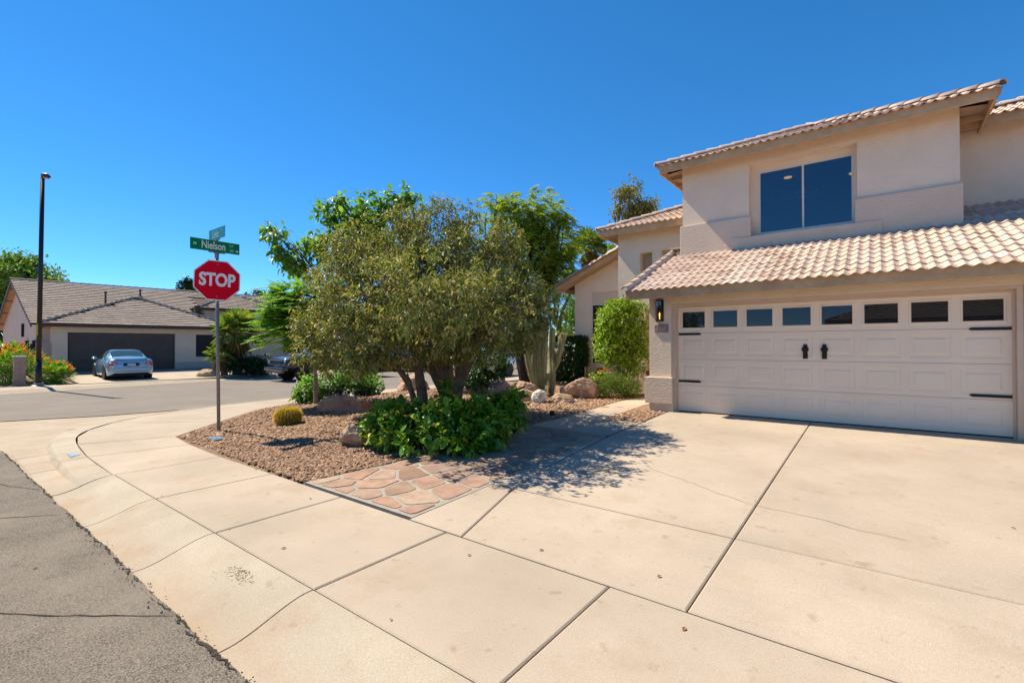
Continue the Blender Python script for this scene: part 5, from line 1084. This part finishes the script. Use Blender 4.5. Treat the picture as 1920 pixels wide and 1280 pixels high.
leafy('background_tree', 'green tree just right of the far fan palm, behind the gabled wing', gnd(at(1140, 640, 30)), [blob(1152, 472, 30, 14, 18, .8), blob(1164, 490, 30, 18, 22, 1.0)], .14, M['fine_leaf'], 420, 10, .16, .07)
leafy('background_tree', 'broad bright green tree standing behind the tan house at the far left', gnd(at(30, 640, 47)), [blob(20, 515, 47, 42, 40, 3), blob(60, 525, 47, 38, 34, 3), blob(-20, 520, 47, 50, 42, 3), blob(90, 535, 47, 20, 14, 1.4), blob(40, 495, 47, 26, 20, 1.8), blob(0, 560, 47, 50, 40, 2.5), blob(100, 522, 47, 12, 4, .7), blob(-15, 610, 47, 45, 45, 2.5)], .3, M['far_leaf'], 1500, 9, .38, .20, spread=.8)
leafy('background_tree', 'small dark tree peeking above the tan roof just left of the stop sign', gnd(at(352, 640, 58)), [blob(352, 534, 58, 12, 12, 1.2), blob(344, 548, 58, 16, 10, 1.2), blob(362, 545, 58, 12, 10, 1)], .15, M['dark_leaf'], 260, 9, .30, .16)
leafy('background_tree', 'low dark green tree line clump right of the stop sign above the far roofs', gnd(at(485, 640, 62)), [blob(480, 553, 62, 14, 7, 1.4), blob(500, 556, 62, 18, 9, 1.4), blob(520, 550, 62, 12, 10, 1.2)], .15, M['dark_leaf'], 300, 9, .30, .16)
leafy('background_tree', 'big shade tree beyond the street hidden behind the olive brown crown', gnd(at(820, 640, 52)), [blob(800, 610, 52, 60, 30, 3), blob(860, 600, 52, 60, 30, 3), blob(900, 630, 52, 50, 25, 3), blob(740, 630, 52, 50, 25, 3)], .25, M['far_leaf'], 700, 9, .4, .2, spread=.8)
leafy('street_bush', 'light green bush beyond the street between the olive brown trunks', gnd(at(843, 700, 26), 0), [blob(843, 684, 26, 9, 11, .5), blob(838, 692, 26, 12, 8, .5)], .02, M['lime_leaf'], 240, 8, .08, .04, cat='bush', spread=.12)
# ---------------------------------------------------------------- fan palms
def fan(V, F, base, dirv, L, seg, w, droopf):
    d = Vector(dirv).normalized(); s = d.cross(Vector((0, 0, 1)));
    if s.length < .05: s = Vector((1, 0, 0))
    s.normalize(); up = s.cross(d); hub = Vector(base)+d*L*.48
    n = len(V); V += [tuple(Vector(base)-s*.012*L), tuple(Vector(base)+s*.012*L), tuple(hub+s*.012*L), tuple(hub-s*.012*L)]; F += [(n, n+1, n+2), (n, n+2, n+3)]
    for k in range(seg):
        a = (k/(seg-1)-.5)*3.9; e = d*math.cos(a)+s*math.sin(a); l = L*.60*(1-.28*abs(a)/1.95); q = e.cross(up).normalized(); n = len(V)
        m_ = hub+e*l*.5+up*.03*L; tip = hub+e*l+Vector((0, 0, -droopf*l))
        V += [tuple(hub), tuple(m_+q*w*L), tuple(tip), tuple(m_-q*w*L)]; F += [(n, n+1, n+2), (n, n+2, n+3)]
def palm(name, label, base, ht, L, nf, tr_, seg=15, dead=12, lean=(0, 0)):
    T = thing(name, label, 'palm tree', base); b = Vector(base); top = b+Vector((lean[0], lean[1], ht))
    t = MB(); path = [b.lerp(top, i/14) for i in range(15)]; t.tube(path, [tr_*(1.25-.3*i/14+.05*(i % 2)) for i in range(15)], 10); t.build('trunk', M['bark'], T)
    V, F = [], []
    for i in range(nf):
        el = math.radians(85-110*(i/nf)+random.uniform(-8, 8)); az = i*2.39996; fan(V, F, top, (math.cos(az)*math.cos(el), math.sin(az)*math.cos(el), math.sin(el)), L*random.uniform(.8, 1.1), seg, .035, .12+.35*(i/nf))
    np_obj('crown', V, F, M['palm_leaf'], T)
    if dead:
        V, F = [], []
        for i in range(dead):
            el = math.radians(-45-35*random.random()); az = i*2.39996; fan(V, F, top-Vector((0, 0, .1*ht*random.random())), (math.cos(az)*math.cos(el), math.sin(az)*math.cos(el), math.sin(el)), L*.8, 11, .03, .2)
        np_obj('dead_fronds', V, F, M['palm_dry'], T)
    return T
palm('fan_palm', 'fan palm with golden lower fronds in front of the tan house across the street', (-27.9, 11.55, .05), 2.3, 1.45, 30, .19, 15, 16)
palm('fan_palm', 'smaller fan palm leaning left of the taller one across the street', (-28.1, 11.0, .05), 1.0, .95, 20, .14, 15, 8, (.1, -.25))
q = at(1106, 640, 31); palm('fan_palm', 'distant fan palm rising behind the roof of the gabled wing', (q.x, q.y, 0), 7.95, 1.55, 30, .18, 13, 14)
leafy('shrub', 'dense dark shrub at the foot of the fan palms across the street', (-27.2, 12.0, .05), [((-27.3, 12.0, .45), (.95, .7, .55)), ((-27.6, 12.7, .5), (.8, .7, .6)), ((-27.9, 11.4, .7), (.7, .6, .6))], .03, M['dark_leaf'], 620, 9, .13, .06, cat='shrub', spread=.2, gap=.2)
# ---------------------------------------------------------------- shrubs
SB = Vector((-5.55, 5.35, gb(-5.55, 5.35)))
SH = thing('glossy_shrub', 'big glossy dark green shrub sprawling beside the flagstone strip', 'shrub', SB)
SBL = [blob(735, 800, 7.3, 50, 42, .5), blob(790, 822, 6.9, 62, 38, .5), blob(850, 800, 7.0, 62, 48, .55), blob(905, 785, 7.3, 58, 42, .55), blob(950, 772, 7.7, 36, 34, .45), blob(830, 775, 7.6, 60, 24, .5), blob(700, 808, 7.4, 24, 28, .35), blob(836, 738, 8.2, 14, 22, .2), blob(905, 762, 7.9, 48, 20, .45), blob(750, 780, 7.5, 34, 30, .4), blob(962, 752, 8.0, 22, 16, .3), blob(920, 815, 7.0, 30, 26, .35), blob(870, 835, 6.7, 36, 20, .35)]
limbs('stems', [SB, SB-HR*.5, SB+HR*.5, SB-HR*.9], SBL, .016, M['twig'], SH, 5)
P, O = tips(SBL, 820, 2.0, .42, 3.2); foliage('foliage', P, O, 10, .098, .062, M['shrub_leaf'], SH, .12, .15, .7, .18, .32, True)
leafy('dark_bush', 'dark shaded bush behind the glossy shrub, left of the columnar cactus', tuple(gnd(at(915, 725, 13.5), .2)), [blob(915, 692, 13.5, 32, 30, .6), blob(890, 705, 13.2, 26, 26, .5), blob(935, 680, 13.7, 18, 22, .4)], .02, M['hedge_leaf'], 420, 9, .09, .05, M['bark_dark'], cat='shrub', spread=.15, gap=.35, gs=2)
WF = at(640, 735, 13.2)
FS = leafy('flowering_shrub', 'lime green shrub dotted with small white flowers at the street side of the bed', (WF.x, WF.y, gb(WF.x, WF.y)), [blob(590, 728, 13.0, 36, 22, .5), blob(640, 715, 13.4, 40, 20, .5), blob(690, 722, 13.4, 28, 22, .5), blob(570, 738, 12.9, 18, 14, .35)], .012, M['lime_leaf'], 620, 8, .085, .05, cat='shrub', spread=.13, gap=.2, gs=2)
P, O = tips([blob(590, 722, 12.9, 38, 22, .55), blob(640, 710, 13.3, 40, 18, .5), blob(572, 735, 12.8, 18, 14, .35)], 120, 6); tag(foliage('flowers', P, O, 4, .034, .03, M['petal_white'], FS, .04, -.3, .8), kind='stuff')
M['dark_soil'] = mat('shaded_soil', (.07, .045, .032), 1, .3, 6, .03, 20)
leafy('dry_shrub', 'low dark heap of dry stems behind the thin trunk of the ferny tree', tuple(at(640, 740, 11.6)), [blob(632, 738, 11.6, 34, 10, .4), blob(680, 733, 11.8, 26, 7, .4)], .012, M['bark_dark'], 160, 7, .10, .012, M['bark_dark'], cat='shrub', spread=.15, gap=.1)
leafy('garden_bush', 'tall rounded light green bush against the entry tower beside the garage corner', (-5.5, 12.3, .25), [blob(1165, 610, 13.1, 46, 52, .65), blob(1150, 650, 13.1, 38, 45, .6), blob(1180, 670, 13.1, 36, 38, .6), blob(1140, 600, 13.1, 24, 26, .5), blob(1190, 590, 13.1, 24, 30, .5), blob(1165, 575, 13.1, 32, 16, .45), blob(1135, 635, 13.1, 22, 34, .4), blob(1196, 640, 13.1, 20, 48, .5)], .022, M['bush_leaf'], 2300, 10, .060, .032, M['bark_pale'], cat='bush', spread=.10, gap=.28, gs=2.4, droop=.1)
leafy('rosemary_bush', 'low mounded rosemary like bush at the edge of the front path', (-5.55, 11.3, .24), [blob(1150, 726, 12.4, 32, 20, .55), blob(1180, 728, 12.4, 24, 20, .5), blob(1128, 730, 12.4, 18, 16, .4), blob(1160, 714, 12.4, 36, 14, .45)], .010, M['rosemary'], 1000, 9, .055, .014, M['bark'], cat='bush', spread=.08, gap=.1, droop=-.5)
HG = thing('trimmed_hedge', 'dark green hedge clipped flat on top in front of the gabled wing', 'hedge', (-9.0, 14.2, .2))
hc = at(1066, 675, 17.4); P = []
for _ in range(2600):
    a, b_, c_ = RNG.uniform(-1, 1, 3); f = RNG.integers(0, 4); a, b_, c_ = [(np.sign(a), b_, c_), (a, -1, c_), (a, b_, 1), (a, b_, c_)][f]; c_ = c_ if c_ < 0 or f != 3 else c_
    w_ = .62 if c_ > -.3 else .50; P.append(np.array(hc)+AX.T @ np.array([a*w_*(1+.05*math.sin(c_*6)), b_*.55, c_*.78])+RNG.normal(0, .025, 3))
P = np.array(P); foliage('foliage', P, rnd(len(P))*.6+[0, 0, .3], 6, .075, .04, M['hedge_leaf'], HG, .07, 0, .4)
t = MB(); t.tube([gnd(hc, .05), gnd(hc, .7)], [.08, .05], 8); t.tube([gnd(hc)+HR*.25, gnd(hc, .7)+HR*.3], .05, 8); t.build('stem', M['bark_dark'], HG)
RB = thing('rose_bush', 'small rose bush with a few red and yellow blooms beside the rosemary bush', 'shrub', (-6.5, 12.2, .22))
RBL = [blob(1118, 708, 14, 12, 14, .25), blob(1135, 700, 14, 12, 12, .25)]; limbs('stem', [Vector((-6.5, 12.2, .22))], RBL, .010, M['twig'], RB, 4); P, O = tips(RBL, 60, 2); foliage('foliage', P, O, 6, .06, .035, M['bush_leaf'], RB, .10)
P, O = tips([blob(1120, 696, 13.9, 10, 5, .15), blob(1138, 690, 13.9, 10, 6, .15)], 9, 3); [foliage('bloom', P[i:i+1], O[i:i+1], 9, .05, .04, M['petal_red'], RB, .02, -.3, .9) for i in range(len(P))]
def bop(label, base, r, h, n):
    T = thing('flowering_shrub', label, 'shrub', base, 'orange flowering shrubs beside the street light'); b = Vector(base)
    bl = [(tuple(b+Vector((0, 0, h*.55))), (r, r, h*.5)), (tuple(b+Vector((r*.4, r*.3, h*.4))), (r*.7, r*.7, h*.4)), (tuple(b+Vector((-r*.4, -r*.3, h*.45))), (r*.7, r*.7, h*.4))]
    limbs('stem', [b], bl, .02, M['twig'], T, 5); P, O = tips(bl, n, 1.8); fronds('foliage', P, O+[0, 0, .5], .30, 9, .085, .034, M['bop_leaf'], T, .3)
    P, O = tips([(tuple(b+Vector((0, 0, h*.72))), (r*1.0, r*1.0, h*.42))], n//17, 9); k_ = P[:, 2] > b.z+h*.55; P, O = P[k_], O[k_]; [foliage('flower_head', P[i:i+1], O[i:i+1]*[1, 1, .2]+[0, 0, .8], 13, .08, .055, M['petal_orange'], T, .13, -.3, .6) for i in range(len(P))]
bop('large orange flowering shrub behind the block pillar at the left edge', (-29.6, 3.0, 0), 1.1, 1.6, 900)
bop('thin orange flowering shrub between the block pillar and the black pole', (-29.9, 4.15, 0), .4, 1.15, 140)
bop('round low orange flowering shrub right of the black pole', (-28.0, 4.25, 0), .52, .85, 420)
# ---------------------------------------------------------------- cacti
BC = Vector((-9.25, 4.78, gb(-9.25, 4.78))); GB_ = thing('barrel_cactus', 'golden barrel cactus, squat and spiny, on the gravel near the stop sign', 'cactus', BC)
V = []; F = []; NR = 26; nu, nv = NR*8, 22; Rr, Hh = .225, .165
def bar(a, b):
    rib = 1+.075*math.cos(a*NR); r = Rr*math.cos(b)**.75*rib; return BC+Vector((r*math.cos(a), r*math.sin(a), .16+Hh*math.sin(b)-(.05*max(0, (b-1.1)/.47)**2)))
for j in range(nv+1):
    b = -1.15+(1.57+1.15)*j/nv
    for i in range(nu): V.append(bar(2*math.pi*i/nu, min(b, 1.565)))
for j in range(nv):
    for i in range(nu): F.append((j*nu+i, j*nu+(i+1) % nu, (j+1)*nu+(i+1) % nu, (j+1)*nu+i))
np_obj('cactus_body', V, F, M['cactus_old'], GB_, smooth=True)
C = []; D = []
for i in range(NR):
    for j in range(19):
        a = 2*math.pi*i/NR; b = -1.0+2.5*j/18; p = bar(a, b); nrm_ = Vector((math.cos(a)*math.cos(b), math.sin(a)*math.cos(b), math.sin(b)*1.2)).normalized()
        for _ in range(7): C.append(tuple(p)); D.append(tuple(nrm_*.7+Vector((random.gauss(0, .6), random.gauss(0, .6), random.gauss(0, .5)))))
leaves('spines', C, D, np.tile([0, .3, 1.], (len(C), 1))+rnd(len(C))*.2, .052, .008, M['spine'], GB_, .1)
P = np.array([BC+Vector((random.gauss(0, .05), random.gauss(0, .05), .285)) for _ in range(60)]); foliage('dried_flowers', P, np.tile([0, 0, 1.], (60, 1)), 2, .045, .016, M['palm_dry'], GB_, .02, 0, 1)
CC = Vector((-7.45, 11.0, gb(-7.45, 11.0))); CT = thing('columnar_cactus', 'cluster of tall ribbed columnar cactus arms with pale spines', 'cactus', CC)
def column(pts, r):
    path = cat1([tuple(p) for p in pts], 7); n = len(path); t = MB(); vs = []; fs = []; K = 28
    for i, p in enumerate(path):
        s = i/(n-1); rr = .86*r*min(1, .75+s*1.2)*math.sqrt(max(.02, 1-max(0, (s-.93)/.075)**2))
        for k in range(K): a = 2*math.pi*k/K; q = rr*(1+.24*math.cos(a*7)); vs.append((p[0]+q*math.cos(a), p[1]+q*math.sin(a), p[2]))
    for i in range(n-1): fs += [(i*K+k, i*K+(k+1) % K, (i+1)*K+(k+1) % K, (i+1)*K+k) for k in range(K)]
    fs.append(tuple(range((n-1)*K, n*K))); t.add(vs, fs); o = t.build('arm', M['cactus'], CT, smooth=True)
    C = []; D = []
    for i in range(n-1):
        for q in range(3):
            s = (i+q/3); p = Vector(path[i]).lerp(Vector(path[i+1]), q/3)
            for k in range(7):
                a = 2*math.pi*k/7; d = Vector((math.cos(a), math.sin(a), 0))
                for _ in range(4): C.append(tuple(p+d*r*1.03)); D.append(tuple(d+Vector((random.gauss(0, .7), random.gauss(0, .7), random.gauss(0, .6)))))
    leaves('spines', C, D, rnd(len(C)), .034, .0045, M['spine_pale'], o, .1)
dC = 12.9
for pts, r in (([(1015, 742), (1013, 700), (1012, 660), (1011, 610)], .085), ([(1012, 740), (998, 705), (990, 670), (986, 622)], .078), ([(1032, 735), (1033, 700), (1043, 675), (1054, 640), (1056, 622)], .075), ([(1034, 737), (1036, 700), (1034, 660), (1036, 612)], .078),
               ([(1012, 738), (1003, 700), (1002, 655), (1003, 600)], .07), ([(1020, 720), (1028, 702), (1042, 684), (1050, 655), (1052, 626)], .06), ([(1016, 740), (1020, 690), (1022, 650), (1024, 598)], .075), ([(1014, 700), (1004, 664), (996, 652), (993, 615)], .055)):
    column([at(x, y+2, dC+random.uniform(-.12, .12)) for x, y in pts], r)
# dry debris swept against the kerb joint, and a few hairline marks
db = MB()
for _ in range(150):
    x, y = -3.62+random.gauss(0, .085), 1.55+random.gauss(0, .05); a = random.uniform(0, 6.28); l = random.uniform(.006, .022); z = -.02+random.uniform(0, .006)
    db.tube([(x, y, z), (x+l*math.cos(a), y+l*math.sin(a), z+random.uniform(0, .005))], random.uniform(.001, .0022), 4)
tag(db.build('dry_debris', M['palm_dry']), 'small patch of dry plant debris caught on the rolled kerb beside the joint', 'debris', kind='stuff')
# ---------------------------------------------------------------- fallen leaves on the concrete and road
for i, (px, py) in enumerate(((532, 1028), (303, 930), (733, 1162), (66, 1066), (1236, 1081), (1415, 938), (1900, 990), (1060, 1071), (120, 878), (430, 992), (1283, 1180), (582, 935), (480, 880), (560, 906), (880, 1041), (1015, 1031))):
    z = 0
    for _ in range(30):
        dv_ = (px-960)/FPX*RGT+(640-py)/FPX*UPV+FWD; tt = (z-EYE)/dv_.z; X_ = dv_*tt
        z = .5*z+.5*((gz(X_.x, X_.y) if X_.y > 1.7 else -.125*smooth(1.65, 1.2, X_.y)+.012))
    s = random.uniform(.012, .024); a = random.uniform(0, 6.28); m_ = MB(); c_, s_ = math.cos(a)*s, math.sin(a)*s
    m_.add([(X_.x-c_, X_.y-s_, z+.003), (X_.x-s_*.5, X_.y+c_*.5, z+.012), (X_.x+c_, X_.y+s_, z+.006), (X_.x+s_*.5, X_.y-c_*.5, z+.010)], [(0, 1, 2), (0, 2, 3)])
    tag(m_.build('fallen_leaf', M['debris'], fix=False), 'dry curled brown leaf lying on the pavement or road', 'leaf', 'dry leaves scattered on the pavement and road')
